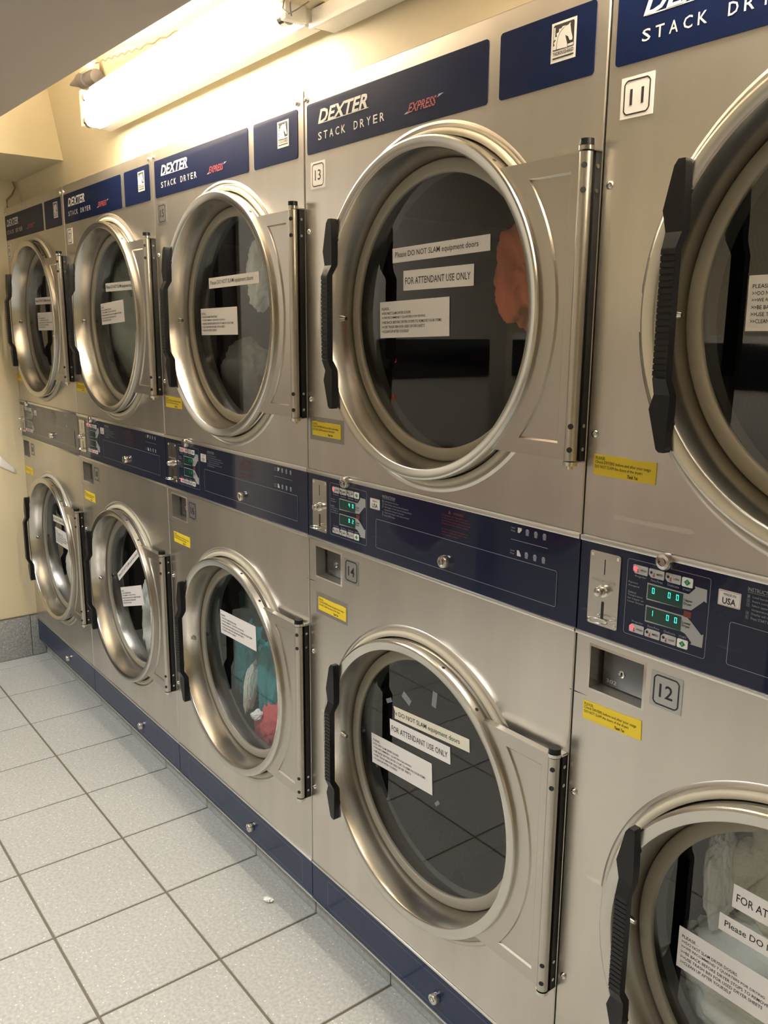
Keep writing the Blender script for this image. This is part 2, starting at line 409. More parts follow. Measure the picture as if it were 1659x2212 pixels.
def panel_mesh(x0, x1, z0, z1, cz, recess=None):
    m = MB()
    b = 0.0018
    ang = [2 * math.pi * i / 120 for i in range(120)]
    for X in (x0 + b, x1 - b):
        for Z in (z0 + b, (z1 if not recess else recess[2] - 0.012) - b): ang.append(math.atan2(Z - cz, X - CX) % (2 * math.pi))
    ang = sorted(set(round(a, 6) for a in ang)); n = len(ang)
    zt = z1 if not recess else recess[2] - 0.012
    def rectpt(a):
        c, s = math.cos(a), math.sin(a); t = 9
        if c > 1e-9: t = min(t, (x1 - b - CX) / c)
        if c < -1e-9: t = min(t, (x0 + b - CX) / c)
        if s > 1e-9: t = min(t, (zt - b * (0 if recess else 1) - cz) / s)
        if s < -1e-9: t = min(t, (z0 + b - cz) / s)
        return (CX + c * t, cz + s * t)
    prof = [(0.3315, 0.0), (0.3295, -0.0016), (0.3260, -0.0028), (0.3225, -0.0018), (0.3205, 0.0), (0.3125, 0.0006), (0.3095, 0.003), (0.3085, 0.05)]
    vs = []
    for a in ang:
        X, Z = rectpt(a); vs.append((X, 0, Z))
        for r, y in prof: vs.append((CX + r * math.cos(a), y, cz + r * math.sin(a)))
    k = len(prof) + 1
    fs = [(i * k + q, i * k + q + 1, ((i + 1) % n) * k + q + 1, ((i + 1) % n) * k + q) for i in range(n) for q in range(k - 1)]
    m.add(vs, fs, STEEL)
    if recess:
        rx0, rx1, rz0, rz1 = recess
        # face around the coin recess, then the recess pocket
        m.quad(x0 + b, rx0, zt, z1 - b, 0, STEEL); m.quad(rx1, x1 - b, zt, z1 - b, 0, STEEL)
        m.quad(rx0, rx1, zt, rz0, 0, STEEL); m.quad(rx0, rx1, rz1, z1 - b, 0, STEEL)
        i_, j_ = 0.004, 0.012
        A = [(rx0, rz0), (rx1, rz0), (rx1, rz1), (rx0, rz1)]
        Bq = [(rx0 + i_, rz0 + i_), (rx1 - i_, rz0 + i_), (rx1 - i_, rz1 - i_), (rx0 + i_, rz1 - i_)]
        m.add([(x, 0, z) for x, z in A] + [(x, -0.0015, z) for x, z in Bq] + [(x, 0.002, z) for x, z in Bq] + [(x, 0.045, z) for x, z in Bq],
              [(r * 4 + q, r * 4 + (q + 1) % 4, (r + 1) * 4 + (q + 1) % 4, (r + 1) * 4 + q) for r in range(3) for q in range(4)], STEEL)
        m.add([(x, 0.045, z) for x, z in Bq], [(0, 1, 2, 3)], CAB)
    # folded edges
    A = [(x0 + b, z0 + b), (x1 - b, z0 + b), (x1 - b, z1 - b), (x0 + b, z1 - b)]
    C = [(x0, z0), (x1, z0), (x1, z1), (x0, z1)]
    m.add([(x, 0, z) for x, z in A] + [(x, b, z) for x, z in C] + [(x, 0.03, z) for x, z in C],
          [(r * 4 + q, (r + 1) * 4 + q, (r + 1) * 4 + (q + 1) % 4, r * 4 + (q + 1) % 4) for r in range(2) for q in range(4)], STEEL)
    # pressed finger tab beside the opening
    tz = cz - 0.002
    m.prism([(0.048, tz - 0.024), (0.051, tz - 0.027), (0.09, tz - 0.027), (0.09, tz + 0.027), (0.051, tz + 0.027), (0.048, tz + 0.024)], -0.0025, 0, STEEL)
    return m.mesh('front_panel', 30)

def ring_mesh():
    m = MB()
    m.lathe([(0.298, 0.014), (0.303, 0.008), (0.304, -0.003), (0.301, -0.008), (0.2975, -0.0095), (0.2975, -0.0125), (0.303, -0.0150), (0.3055, -0.0190),
             (0.3055, -0.0320), (0.3040, -0.0345), (0.3010, -0.0358), (0.2870, -0.0338), (0.2845, -0.0322), (0.2832, -0.0295), (0.2757, 0.030), (0.2755, 0.044), (0.296, 0.044)], 0, 0, RING, 128, close=True)
    # hinge wing: plate that reaches from the ring to the hinge barrel
    h = 0.225; a1 = math.asin(h / 0.3035); a2 = math.asin(0.2 / 0.335); n = 24
    out = [(0.3035 * math.cos(-a1 + 2 * a1 * i / n), 0.3035 * math.sin(-a1 + 2 * a1 * i / n)) for i in range(n + 1)] + [(0.372, h), (0.372, -h)]
    inn = [(0.335 * math.cos(-a2 + 2 * a2 * i / n), 0.335 * math.sin(-a2 + 2 * a2 * i / n)) for i in range(n + 1)] + [(0.352, 0.2), (0.352, -0.2)]
    def ins(P, d):
        c = (sum(p[0] for p in P) / len(P), 0); return [(p[0] + (d if p[0] < 0.34 else -d), p[1] * (1 - d / 0.2)) for p in P]
    in2 = ins(inn, 0.003); k = len(out); yf = -0.0265
    V = [(x, yf, z) for x, z in out] + [(x, yf, z) for x, z in inn] + [(x, yf + 0.003, z) for x, z in in2] + [(x, -0.012, z) for x, z in out]
    F = []
    for r in range(2): F += [(r * k + i, (r + 1) * k + i, (r + 1) * k + (i + 1) % k, r * k + (i + 1) % k) for i in range(k)]
    # inner pocket floor as a strip fan between the arc and the right edge
    L2 = 2 * k
    for i in range(n): F.append((L2 + i, L2 + n + 2, L2 + n + 1, L2 + i + 1) if i == n // 2 else ((L2 + i, L2 + n + 2, L2 + i + 1) if i < n // 2 else (L2 + i, L2 + n + 1, L2 + i + 1)))
    F += [(i, (i + 1) % k, (i + 1) % k + 3 * k, i + 3 * k) for i in range(k)]
    m.add(V, F, PLATE)
    # stud through the ring wall
    m.rod((-0.2805, 0.004, -0.006), (-0.264, 0.004, -0.006), 0.0075, BRIGHT, 16, 0.004)
    for q in (0.9, 1.25): # drip holes in the outer wall
        x, z = 0.3057 * math.cos(q), 0.3057 * math.sin(q)
        m.rod((x, -0.024, z), (x * 0.996, -0.024, z * 0.996), 0.0035, INK, 10)
    me = m.mesh('door_ring', 28)
    return me

def handle_mesh():
    m = MB(); st = [(0.188, 0.160 - CX, 0.170 - CX, -0.049, -0.034), (0.180, 0.155 - CX, 0.172 - CX, -0.050, -0.034), (0.126, 0.1425 - CX, 0.174 - CX, -0.050, -0.034),
          (0.098, 0.149 - CX, 0.174 - CX, -0.050, -0.035), (0.078, 0.1525 - CX, 0.1735 - CX, -0.0605, -0.0475)]
    z = 0.076
    while z > -0.088:
        for dz, dy in ((0, 0.0), (0.0062, 0.0), (0.0066, 0.0016), (0.0078, 0.0016)):
            st.append((z - dz, 0.1525 - CX - (0 if dy else 0.0006), 0.1735 - CX, -0.061 + dy, -0.0475))
        z -= 0.0082
    st += [(-0.090, 0.1525 - CX, 0.1735 - CX, -0.061, -0.0475), (-0.112, 0.149 - CX, 0.174 - CX, -0.050, -0.035), (-0.132, 0.1425 - CX, 0.174 - CX, -0.050, -0.034),
           (-0.186, 0.158 - CX, 0.172 - CX, -0.050, -0.034), (-0.190, 0.162 - CX, 0.170 - CX, -0.049, -0.034)]
    V = []; F = []
    for z, a, b, yf, yb in st: V += [(a, yf, z), (b, yf, z), (b, yb, z), (a, yb, z)]
    for i in range(len(st) - 1): F += [(i * 4 + q, (i + 1) * 4 + q, (i + 1) * 4 + (q + 1) % 4, i * 4 + (q + 1) % 4) for q in range(4)]
    F += [(0, 1, 2, 3), tuple(len(V) - 1 - i for i in range(4))]
    m.add(V, F, BLACK)
    for z in (0.15, -0.15): m.rod((0.166 - CX, -0.04, z), (0.170 - CX, -0.031, z), 0.005, BLACK, 10)
    return m.mesh('handle', 25)

def gasket_mesh():
    m = MB(); m.lathe([(0.2760, 0.044), (0.2752, 0.0325), (0.2735, 0.0285), (0.270, 0.0262), (0.264, 0.0250), (0.257, 0.0248), (0.2522, 0.0258), (0.2500, 0.0278), (0.2500, 0.034)], 0, 0, RUBBER, 128)
    return m.mesh('gasket', 60)
def glass_mesh():
    m = MB(); m.disc(0, 0, 0.2503, 0.0288, GLASS, 96); return m.mesh('glass', 0)
def barrel_mesh():
    m = MB(); x = 0.789 - CX; y = -0.024
    m.rod((x, y, -0.224), (x, y, 0.224), 0.0100, PLATE, 24)
    m.rod((x, y, 0.226), (x, y, 0.232), 0.0118, BRIGHT, 24); m.rod((x, y, 0.233), (x, y, 0.2415), 0.0105, BLACK, 24)
    m.rod((x, y, -0.232), (x, y, -0.226), 0.0112, BRIGHT, 24); m.rod((x, y, -0.238), (x, y, -0.232), 0.005, BRIGHT, 10)
    m.box(x - 0.004, x + 0.0085, -0.0135, -0.0005, -0.224, 0.226, DARKSTEEL); m.box(x + 0.0085, x + 0.0095, -0.0135, -0.0005, -0.226, 0.228, DARKSTEEL)
    m.box(x - 0.006, x + 0.0108, -0.018, -0.0005, 0.2255, 0.2275, BRIGHT); m.box(x - 0.006, x + 0.0108, -0.018, -0.0005, -0.2275, -0.2255, BRIGHT)
    for z in (0.205, 0.171, -0.171, -0.207):
        a = math.radians(-62); px, py = x + 0.0100 * math.cos(a), y + 0.0100 * math.sin(a)
        m.rod((px - 0.0005 * math.cos(a), py - 0.0005 * math.sin(a), z), (px + 0.0003 * math.cos(a), py + 0.0003 * math.sin(a), z), 0.0044, INK, 14)
        m.rod((x + 0.0100, -0.009, z), (x + 0.0107, -0.009, z), 0.0032, BRIGHT, 12)
    return m.mesh('hinge', 35)
def drum_mesh():
    m = MB()
    m.lathe([(0.262, 0.085), (0.275, 0.075), (0.30, 0.08)], 0, 0, RING, 96)
    m.lathe([(0.30, 0.08), (0.325, 0.11), (0.33, 0.14), (0.33, 0.30), (0.33, 0.46), (0.33, 0.62), (0.31, 0.64), (0.16, 0.645), (0.02, 0.645)], 0, 0, DRUM, 96, uv=True)
    for k in range(3): # lifting vanes
        a = k * 2.094 + 0.5
        ux, uz = math.cos(a), math.sin(a); tx, tz = -uz, ux
        A = [(0.33, 0.045), (0.33, -0.045), (0.255, 0.0)]
        pts = [(r * ux + t * tx, r * uz + t * tz) for r, t in A]
        m.add([(x, yy, z) for yy in (0.13, 0.62) for x, z in pts], [(0, 1, 2), (5, 4, 3), (0, 2, 5, 3), (1, 4, 5, 2), (0, 3, 4, 1)], RING)
    return m.mesh('drum', 40)
SEAL = mat('cream_door_seal', (0.55, 0.51, 0.40), 0.5)
def seal_mesh():
    m = MB(); m.lathe([(0.3190, 0.0005), (0.3185, -0.0045), (0.3155, -0.0075), (0.3110, -0.0080), (0.3075, -0.0060), (0.3068, -0.0020), (0.3068, 0.006)], 0, 0, SEAL, 96); return m.mesh('door_seal', 50)
def opening_mesh():
    m = MB(); m.lathe([(0.3085, 0.05), (0.30, 0.055), (0.262, 0.06), (0.262, 0.085)], 0, 0, CAB, 64); return m.mesh('door_opening', 40)

def cabinet_mesh():
    m = MB()
    m.box(0.004, 0.014, 0.03, 0.80, 0.08, 1.99, CAB); m.box(0.786, 0.796, 0.03, 0.80, 0.08, 1.99, CAB)
    m.box(0.014, 0.786, 0.79, 0.80, 0.08, 1.99, CAB); m.box(0.014, 0.786, 0.03, 0.79, 1.975, 1.99, CAB)
    m.box(0.014, 0.786, 0.03, 0.79, 1.04, 1.19, CAB); m.box(0.014, 0.786, 0.065, 0.79, 0.08, 0.19, CAB)
    return m.mesh('cabinet', 0)

def screw_mesh():
    m = MB(); m.lathe([(0.0065, 0.0), (0.0062, -0.002), (0.0045, -0.0042), (0.0022, -0.0048), (0.0020, -0.0030), (0.0001, -0.0030)], 0, 0, BRIGHT, 20); return m.mesh('screw', 50)
def lock_mesh():
    m = MB(); m.lathe([(0.0125, 0.0), (0.0125, -0.010), (0.011, -0.0125), (0.0068, -0.013), (0.0064, -0.0105), (0.0052, -0.0105), (0.0050, -0.0135), (0.0001, -0.0135)], 0, 0, BRIGHT, 28)
    m.box(-0.006, -0.003, -0.0137, -0.013, -0.0012, 0.0012, INK); return m.mesh('lock', 40)

def rrect(x0, x1, z0, z1, r, n=5):
    P = []
    for cx, cz, a in ((x1 - r, z1 - r, 0), (x0 + r, z1 - r, 90), (x0 + r, z0 + r, 180), (x1 - r, z0 + r, 270)):
        for i in range(n + 1):
            t = math.radians(a + 90 * i / n); P.append((cx + r * math.cos(t), cz + r * math.sin(t)))
    return P
def outline(m, P, w_, y, mt):
    n = len(P); cx = sum(p[0] for p in P) / n; cz = sum(p[1] for p in P) / n
    Q = []
    for i in range(n):
        a, b = P[i - 1], P[(i + 1) % n]; dx, dz = b[0] - a[0], b[1] - a[1]; l = math.hypot(dx, dz) or 1
        nx, nz = -dz / l, dx / l
        if (cx - P[i][0]) * nx + (cz - P[i][1]) * nz < 0: nx, nz = -nx, -nz
        Q.append((P[i][0] + nx * w_, P[i][1] + nz * w_))
    m.add([(x, y, z) for x, z in P] + [(x, y, z) for x, z in Q], [(i, (i + 1) % n, (i + 1) % n + n, i + n) for i in range(n)], mt)

def nameplate_mesh(x0):
    m = MB(); m.prism(rrect(x0, 0.557, 1.874, 1.973, 0.006), -0.0012, 0.0, NAVY2)
    m.text('DEXTER', 0.056, 0.238, 1.929, 1.956, -0.0016, PRINT, shear=0.30, bold=0.028)
    m.quad(0.060, 0.232, 1.9285, 1.9300, -0.0016, PRINT)
    x = 0.056
    for ch in 'STACK DRYER':
        if ch != ' ': m.text(ch, x, x + 0.0135, 1.897, 1.9125, -0.0016, PRINT, bold=0.008)
        x += 0.0212
    m.text('EXPRESS', 0.352, 0.432, 1.897, 1.913, -0.0016, REDPRINT, shear=0.35, bold=0.022)
    m.poly([(0.340, 1.8965), (0.353, 1.8965), (0.351, 1.901)], -0.0016, GREYPRINT); m.poly([(0.433, 1.9085), (0.450, 1.9135), (0.436, 1.9135)], -0.0016, GREYPRINT)
    for k in range(4): m.quad(0.345 + 0.004 * k, 0.437, 1.8995 + 0.0036 * k, 1.9001 + 0.0036 * k, -0.0019, NAVY2)
    return m.mesh('nameplate', 0)
HORSE = [(0.242, 0.324), (0.244, 0.468), (0.281, 0.614), (0.363, 0.725), (0.463, 0.789), (0.572, 0.837), (0.683, 0.85), (0.757, 0.896), (0.756, 0.824), (0.778, 0.747), (0.795, 0.671), (0.831, 0.586), (0.861, 0.503), (0.85, 0.448), (0.797, 0.45), (0.752, 0.455), (0.709, 0.518), (0.683, 0.562), (0.621, 0.59), (0.57, 0.62), (0.594, 0.543), (0.631, 0.458), (0.663, 0.374), (0.668, 0.306)]
MANE = [(0.098, 0.328), (0.085, 0.408), (0.151, 0.441), (0.108, 0.508), (0.181, 0.55), (0.137, 0.637), (0.234, 0.644), (0.206, 0.727), (0.302, 0.744), (0.304, 0.821), (0.401, 0.818), (0.443, 0.856), (0.578, 0.855), (0.564, 0.843), (0.44, 0.80), (0.335, 0.73), (0.262, 0.62), (0.225, 0.474), (0.215, 0.322)]
def badge_plate_mesh():
    m = MB(); m.prism(rrect(0.584, 0.775, 1.874, 1.973, 0.006), -0.0012, 0.0, NAVY2); return m.mesh('badge_plate', 0)
def badge_mesh():
    m = MB(); a, b, c, d = 0.692, 0.740, 1.905, 1.960
    f = lambda P: [(a + u * (b - a), c + v * (d - c)) for u, v in P]
    m.quad(a, b, c, d, -0.0015, PRINT)
    m.poly(f([(0.08, 0.30), (0.91, 0.30), (0.91, 0.90), (0.87, 0.94), (0.12, 0.94), (0.08, 0.90)]), -0.0018, INK)
    m.poly(f([(0.10, 0.55), (0.16, 0.60), (0.16, 0.88), (0.10, 0.88)]), -0.0020, PRINT)
    m.poly(f([(0.68, 0.32), (0.88, 0.32), (0.90, 0.385), (0.68, 0.375)]), -0.0020, PRINT)
    tri_poly(m, f(HORSE), -0.0022, PRINT); tri_poly(m, f(MANE), -0.0021, PRINT)
    m.text('THOROUGHBRED', *[a + 0.08 * (b - a), a + 0.92 * (b - a)], c + 0.17 * (d - c), c + 0.26 * (d - c), -0.0018, INK, bold=0.02)
    m.quad(a + 0.08 * (b - a), a + 0.92 * (b - a), c + 0.085 * (d - c), c + 0.125 * (d - c), -0.0018, INK)
    return m.mesh('horse_badge', 0)
def tri_poly(m, P, y, mt):
    bm = bmesh.new(); vs = [bm.verts.new((x, y, z)) for x, z in P]
    es = [bm.edges.new((vs[i], vs[(i + 1) % len(vs)])) for i in range(len(vs))]
    bmesh.ops.triangle_fill(bm, use_beauty=True, edges=es); m.bm(bm, mt)

def number_label_mesh(num, upper):
    m = MB(); base = PAPER if (upper and num != '15') else FOIL
    if upper: a, b, c, d = 0.026, 0.080, 1.803, 1.857
    else: a, b, c, d = 0.146, 0.200, 0.963, 1.018
    m.box(a, b, -0.0009, 0, c, d, base)
    k = 0.006; i_ = 0.005; a, b, c, d = a + i_, b - i_, c + i_ * 0.8, d - i_ * 0.8
    P = [(a + k, c), (b - k, c), (b - k, c + k * .6), (b, c + k), (b, d - k), (b - k, d - k * .6), (b - k, d), (a + k, d), (a + k, d - k * .6), (a, d - k), (a, c + k), (a + k, c + k * .6)]
    P = [(a + k, c), (b - k, c), (b - k * .4, c + k * .4), (b, c + k), (b, d - k), (b - k * .4, d - k * .4), (b - k, d), (a + k, d), (a + k * .4, d - k * .4), (a, d - k), (a, c + k), (a + k * .4, c + k * .4)]
    outline(m, P, 0.0022, -0.0012, INK)
    mx = (a + b) / 2; mz = (c + d) / 2
    m.text(num, mx - 0.0115, mx + 0.0115, mz - 0.0105, mz + 0.0105, -0.0012, INK, bold=0.008)
    return m.mesh('number_label', 0)
def sticker_mesh(seed):
    rnd = random.Random(seed); m = MB(); w_, h = 0.112, 0.0315
    top = [(w_ - w_ * i / 8, h + rnd.uniform(-0.0007, 0.0007)) for i in range(9)]
    m.prism([(0, 0), (w_ * 0.33, -0.0004), (w_, rnd.uniform(-0.001, 0.001))] + top, -0.0008, 0, YELLOW)
    y = -0.0011
    m.text('PLEASE:', 0.003, 0.021, h - 0.0075, h - 0.0028, y, INK)
    m.text('Check DRYERS before and after your usage', 0.003, 0.103, h - 0.0150, h - 0.0088, y, INK)
    m.text('DO NOT SLAM the doors of the dryers', 0.003, 0.089, h - 0.0218, h - 0.0158, y, INK)
    m.text('Thank You', 0.062, 0.082, 0.0022, 0.0075, y, INK, shear=0.3, bold=0.02)
    return m.mesh('caution_sticker', 0)

LINES = ['PLEASE...', '>>DO NOT SLAM DRYER DOORS', '>>WE RECOMMEND 7 QUARTERS FOR DRYING', '>>BE BACK BEFORE DRYER STOPS TO REMOVE YOUR ITEMS', '>>USE TRASH BIN FOR USED DRYER SHEETS', '>>CLEAN UP AFTER YOURSELF']
WID = [0.028, 0.092, 0.136, 0.182, 0.134, 0.086]
def notice_rules():
    m = MB(); W, H = 0.210, 0.071; m.box(0, W, -0.0006, 0, 0, H, PAPER)
    for i, (t, wd) in enumerate(zip(LINES, WID)):
        z = H - 0.0165 - i * 0.0089; m.text(t, 0.006, 0.006 + wd, z, z + 0.0052, -0.0009, INK, bold=0.004)
    return m.mesh('rules_notice', 0)
def notice_slam(cut):
    m = MB(); W, H = 0.272, 0.0275
    if cut:
        m.prism([(0.034, 0.0), (W, 0), (W, H), (0.031, H), (0.036, H * .6)], -0.0006, 0, OLDPAPER)
        m.text('e DO NOT SLAM equipment doors', 0.038, 0.244, 0.0055, 0.0190, -0.0009, INK, bold=0.004)
    else:
        m.box(0, W, -0.0006, 0, 0, H, PAPER)
        m.text('Please DO NOT SLAM equipment doors', 0.009, 0.243, 0.0065, 0.0200, -0.0009, INK, bold=0.004)
    return m.mesh('slam_notice', 0)
def notice_att():
    m = MB(); W, H = 0.198, 0.0375; m.box(0, W, -0.0006, 0, 0, H, PAPER)
    m.text('FOR ATTENDANT USE ONLY', 0.006, 0.190, 0.0115, 0.0245, -0.0009, INK, bold=0.004); return m.mesh('attendant_notice', 0)

DIG = {'0': 'abcdef', '1': 'bc', '2': 'abged', '3': 'abgcd', '4': 'fgbc', '5': 'afgcd', '6': 'afgedc', '7': 'abc', '8': 'abcdefg', '9': 'abcdfg'}
def seven(m, ch, x, z, h, mt, y):
    w_ = h * 0.5; t = h * 0.13; q = h / 2
    seg = {'a': (x, x + w_, z + h - t, z + h), 'g': (x, x + w_, z + q - t / 2, z + q + t / 2), 'd': (x, x + w_, z, z + t),
           'f': (x, x + t, z + q, z + h), 'e': (x, x + t, z, z + q), 'b': (x + w_ - t, x + w_, z + q, z + h), 'c': (x + w_ - t, x + w_, z, z + q)}
    for s_ in DIG.get(ch, ''):
        a, b, c, d = seg[s_]; e = t * 0.15; m.quad(a + e, b - e, c + e, d - e, y, mt)
def display_mesh(txt, z0, z1, mt):
    m = MB(); m.quad(0.1290, 0.1880, z0, z1, -0.0008, LCD)
    if txt:
        h = 0.0088; zc = z1 - 0.0035 - h
        for i, ch in enumerate(txt): seven(m, ch, 0.1365 + 0.0135 * i, zc, h, mt, -0.0012)
    return m.mesh('digital_display', 0)
def arrow_mesh(up):
    m = MB()
    if up: P = [(0.1275, 1.1483), (0.1275, 1.1223), (0.1887, 1.1243), (0.2021, 1.1253), (0.2211, 1.1436), (0.2248, 1.1419), (0.2241, 1.1609), (0.2047, 1.1615), (0.2061, 1.1586), (0.1964, 1.1478)]
    else: P = [(0.1275, 1.1139), (0.1275, 1.0880), (0.1886, 1.0902), (0.1957, 1.0885), (0.207, 1.0782), (0.2049, 1.0753), (0.224, 1.0755), (0.2244, 1.0958), (0.2211, 1.0937), (0.2036, 1.1088), (0.196, 1.1139)]
    tri_poly(m, P, -0.0005, GREYPRINT)
    z = 1.1355 if up else 1.1025
    m.text('Upper' if up else 'Lower', 0.1895, 0.2035, z, z + 0.0042, -0.0008, INK, bold=0.02); m.text('Dryer', 0.1895, 0.2025, z - 0.0055, z - 0.0010, -0.0008, INK, bold=0.02)
    return m.mesh('direction_arrow', 0)
BTN = [(0.1013, 0.1270, 'HIGH', 'Regular'), (0.1291, 0.1550, 'MED', 'Perm.Press'), (0.1573, 0.1822, 'LOW', 'Delicate')]
def button_mesh(i, up, lit):
    x0, x1, t, cap = BTN[i]; z0, z1 = (1.1577, 1.1710) if up else (1.0659, 1.0786); m = MB()
    c = 0.004
    P = [(x0 + c, z0), (x1 - .001, z0), (x1, z0 + .001), (x1, z1 - .001), (x1 - .001, z1), (x0 + .001, z1), (x0, z1 - .001), (x0, z0 + c)] if up else \
        [(x0 + .001, z0), (x1 - .001, z0), (x1, z0 + .001), (x1, z1 - .001), (x1 - .001, z1), (x0 + c, z1), (x0, z1 - c), (x0, z0 + .001)]
    m.prism(P, -0.0012, 0, KEY); zc = (z0 + z1) / 2
    m.disc(x0 + 0.0042, zc + 0.001, 0.0034 if lit else 0.0022, -0.0016, LED if lit else INK, 16)
    if lit: m.disc(x0 + 0.008, zc - 0.003, 0.0016, -0.0016, LED, 12)
    m.quad(x0 + 0.0080, x0 + 0.0094, zc - 0.003, zc + 0.0045, -0.0015, PRINT); m.quad(x0 + 0.0080, x0 + 0.0094, zc - 0.003, zc + 0.001, -0.0017, REDPRINT); m.disc(x0 + 0.0087, zc - 0.0035, 0.0016, -0.0017, REDPRINT, 10)
    m.text(t, x0 + 0.0132, x1 - 0.002, zc - 0.0016, zc + 0.0016, -0.0015, INK, bold=0.01)
    zt = z0 - 0.0058 if up else z1 + 0.0022
    m.text(cap, x0 + 0.004, x1 - 0.002, zt, zt + 0.0034, -0.0006, PRINTDIM)
    return m.mesh('selector_button', 0)
def start_mesh(up):
    z0, z1 = (1.1574, 1.1710) if up else (1.0657, 1.0788); x0, x1 = 0.1842, 0.2016; m = MB()
    m.prism(rrect(x0, x1, z0, z1, 0.002), -0.0012, 0, KEYW); cx, cz = (x0 + x1) / 2, (z0 + z1) / 2
    m.poly([(cx - .0052, cz), (cx, cz - .0048), (cx + .0052, cz), (cx, cz + .0048)], -0.0016, GREEN); m.quad(cx - .0004, cx + .0004, cz - .002, cz + .002, -0.0018, PRINT)
    zt = z0 - 0.0058 if up else z1 + 0.0022; m.text('START', x0 + 0.002, x1 - 0.003, zt, zt + 0.003, -0.0006, PRINTDIM)
    return m.mesh('start_button', 0)

def control_mesh(x0):
    m = MB(); m.box(x0, 0.7985, 0.0, 0.03, 1.0405, 1.1905, NAVY)
    outline(m, rrect(0.0905, 0.2290, 1.0600, 1.1782, 0.004), 0.0006, -0.0005, PRINTDIM)
    y = -0.0006
    for i, t in enumerate(['Payment', 'Accepted', '', 'Select', 'Temperature', 'for Upper or', 'Lower Dryers']):
        if t: m.text(t, 0.0945, 0.0945 + 0.0024 * len(t), 1.1405 - 0.0050 * i, 1.1440 - 0.0050 * i, y, PRINTDIM)
    m.quad(0.191, 0.203, 1.113, 1.1225, y, REDDIM)
    m.text('INSTRUCTIONS', 0.283, 0.325, 1.1745, 1.1800, y, PRINTDIM, bold=0.01); m.quad(0.283, 0.325, 1.1728, 1.1733, y, PRINTDIM)
    ins = [('1', 'Load laundry; close door.'), ('2', 'Insert coin(s) until purchase drying time.'), ('3', 'Select upper or lower dryer by pressing desired'), ('', 'temperature setting for that dryer.'), ('4', 'Display will change to show time purchased.'), ('5', 'Press START button.')]
    for i, (n_, t) in enumerate(ins):
        z = 1.1655 - i * 0.0058
        if n_: outline(m, [(0.283, z - 0.0004), (0.2868, z - 0.0004), (0.2868, z + 0.0040), (0.283, z + 0.0040)], 0.0004, y, PRINTDIM); m.text(n_, 0.2842, 0.2856, z + .0006, z + .0032, y, PRINTDIM)
        m.text(t, 0.2905, 0.2905 + 0.00185 * len(t), z, z + 0.0038, y, PRINTDIM)
    m.poly([(0.485, 1.1755), (0.493, 1.1755), (0.489, 1.1825)], y, REDDIM); m.text('WARNING', 0.500, 0.527, 1.1755, 1.1805, y, REDDIM, bold=0.02)
    wt = ['To reduce the risk of fire, electric shock,', 'or injury to persons, read instructions before', 'use. Do not dry articles containing foam rubber', 'or similarly textured rubberlike materials.', '', 'Do not dry items soiled with vegetable oil,', 'cooking oil or flammable solvents. Clothes', 'could catch fire or explode.']
    for i, t in enumerate(wt):
        if t: m.text(t, 0.468, 0.468 + 0.0017 * len(t), 1.1690 - 0.0053 * i, 1.1725 - 0.0053 * i, y, REDDIM, bold=0.01)
    for zz, up in ((1.1775, True), (1.1375, False)):
        m.text('Upper' if up else 'Lower', 0.648, 0.658, zz + 0.0008, zz + 0.0042, y, PRINTDIM); m.text('Dryer', 0.648, 0.658, zz - 0.0048, zz - 0.0012, y, PRINTDIM)
        a = 0.6635
        m.poly([(a, zz - .004), (a + .0045, zz - .004), (a + .009, zz + .001), (a + .009, zz + .005), (a, zz + .005)] if up else [(a, zz - .005), (a + .009, zz - .005), (a + .009, zz - .002), (a + .0045, zz + .005), (a, zz + .005)], y, PRINT)
        for k in range(3):
            bx_ = 0.6815 + 0.0192 * k
            m.poly([(bx_ + .001, zz - .0055), (bx_ + .007, zz - .0055), (bx_ + .008, zz + .002), (bx_, zz + .002)], y, PRINTDIM)
            m.poly([(bx_, zz + .0025), (bx_ + .008, zz + .0025), (bx_ + .006, zz + .0055), (bx_ + .002, zz + .0055)], y, PRINTDIM)
            for q in range(3): m.quad(bx_ + .0005, bx_ + .0075, zz - .004 + .002 * q, zz - .0035 + .002 * q, y - 0.0002, NAVY)
    m.quad(0.648, 0.732, 1.1590, 1.1598, y, PRINTDIM)
    return m.mesh('control_panel', 0)
def flap_mesh():
    m = MB(); m.prism(rrect(0.2620, 0.7555, 1.0640, 1.1260, 0.004), -0.0010, 0.0, NAVY); outline(m, rrect(0.2620, 0.7555, 1.0640, 1.1260, 0.004), 0.0007, -0.0012, PRINTDIM)
    return m.mesh('access_flap', 0)
def coin_plate_mesh():
    m = MB(); a, b, c, d = 0.0215, 0.0792, 1.0585, 1.1775
    m.prism(rrect(a, b, c, d, 0.004), -0.0020, 0.0, BRIGHT); cx = 0.0503
    m.quad(cx - .0008, cx + .0008, 1.1425, 1.1665, -0.0023, INK)
    m.text('Quarters Only', 0.0275, 0.0730, 1.1285, 1.1350, -0.0023, GREYPRINT)
    m.lathe([(0.0100, -0.002), (0.0100, -0.005), (0.0075, -0.006), (0.0075, -0.016), (0.0055, -0.019), (0.0001, -0.0195)], cx, 1.1165, BRIGHT, 24)
    m.prism(rrect(cx - 0.0025, cx + 0.0025, 1.0680, 1.0990, 0.0024), -0.0024, -0.002, INK)
    P = [(cx + 0.0175 * math.cos(t), -0.0035 - 0.010 * (1 + math.sin(t)), 1.0700) for t in [math.pi * 2 * i / 24 for i in range(25)]]
    m.tube(P, 0.0013, BRIGHT, 8)
    for sx in (a + .005, b - .005):
        for sz in (c + .006, d - .006): m.lathe([(0.0027, -0.002), (0.0022, -0.0032), (0.0001, -0.0036)], sx, sz, ALU, 12)
    return m.mesh('coin_plate', 40)
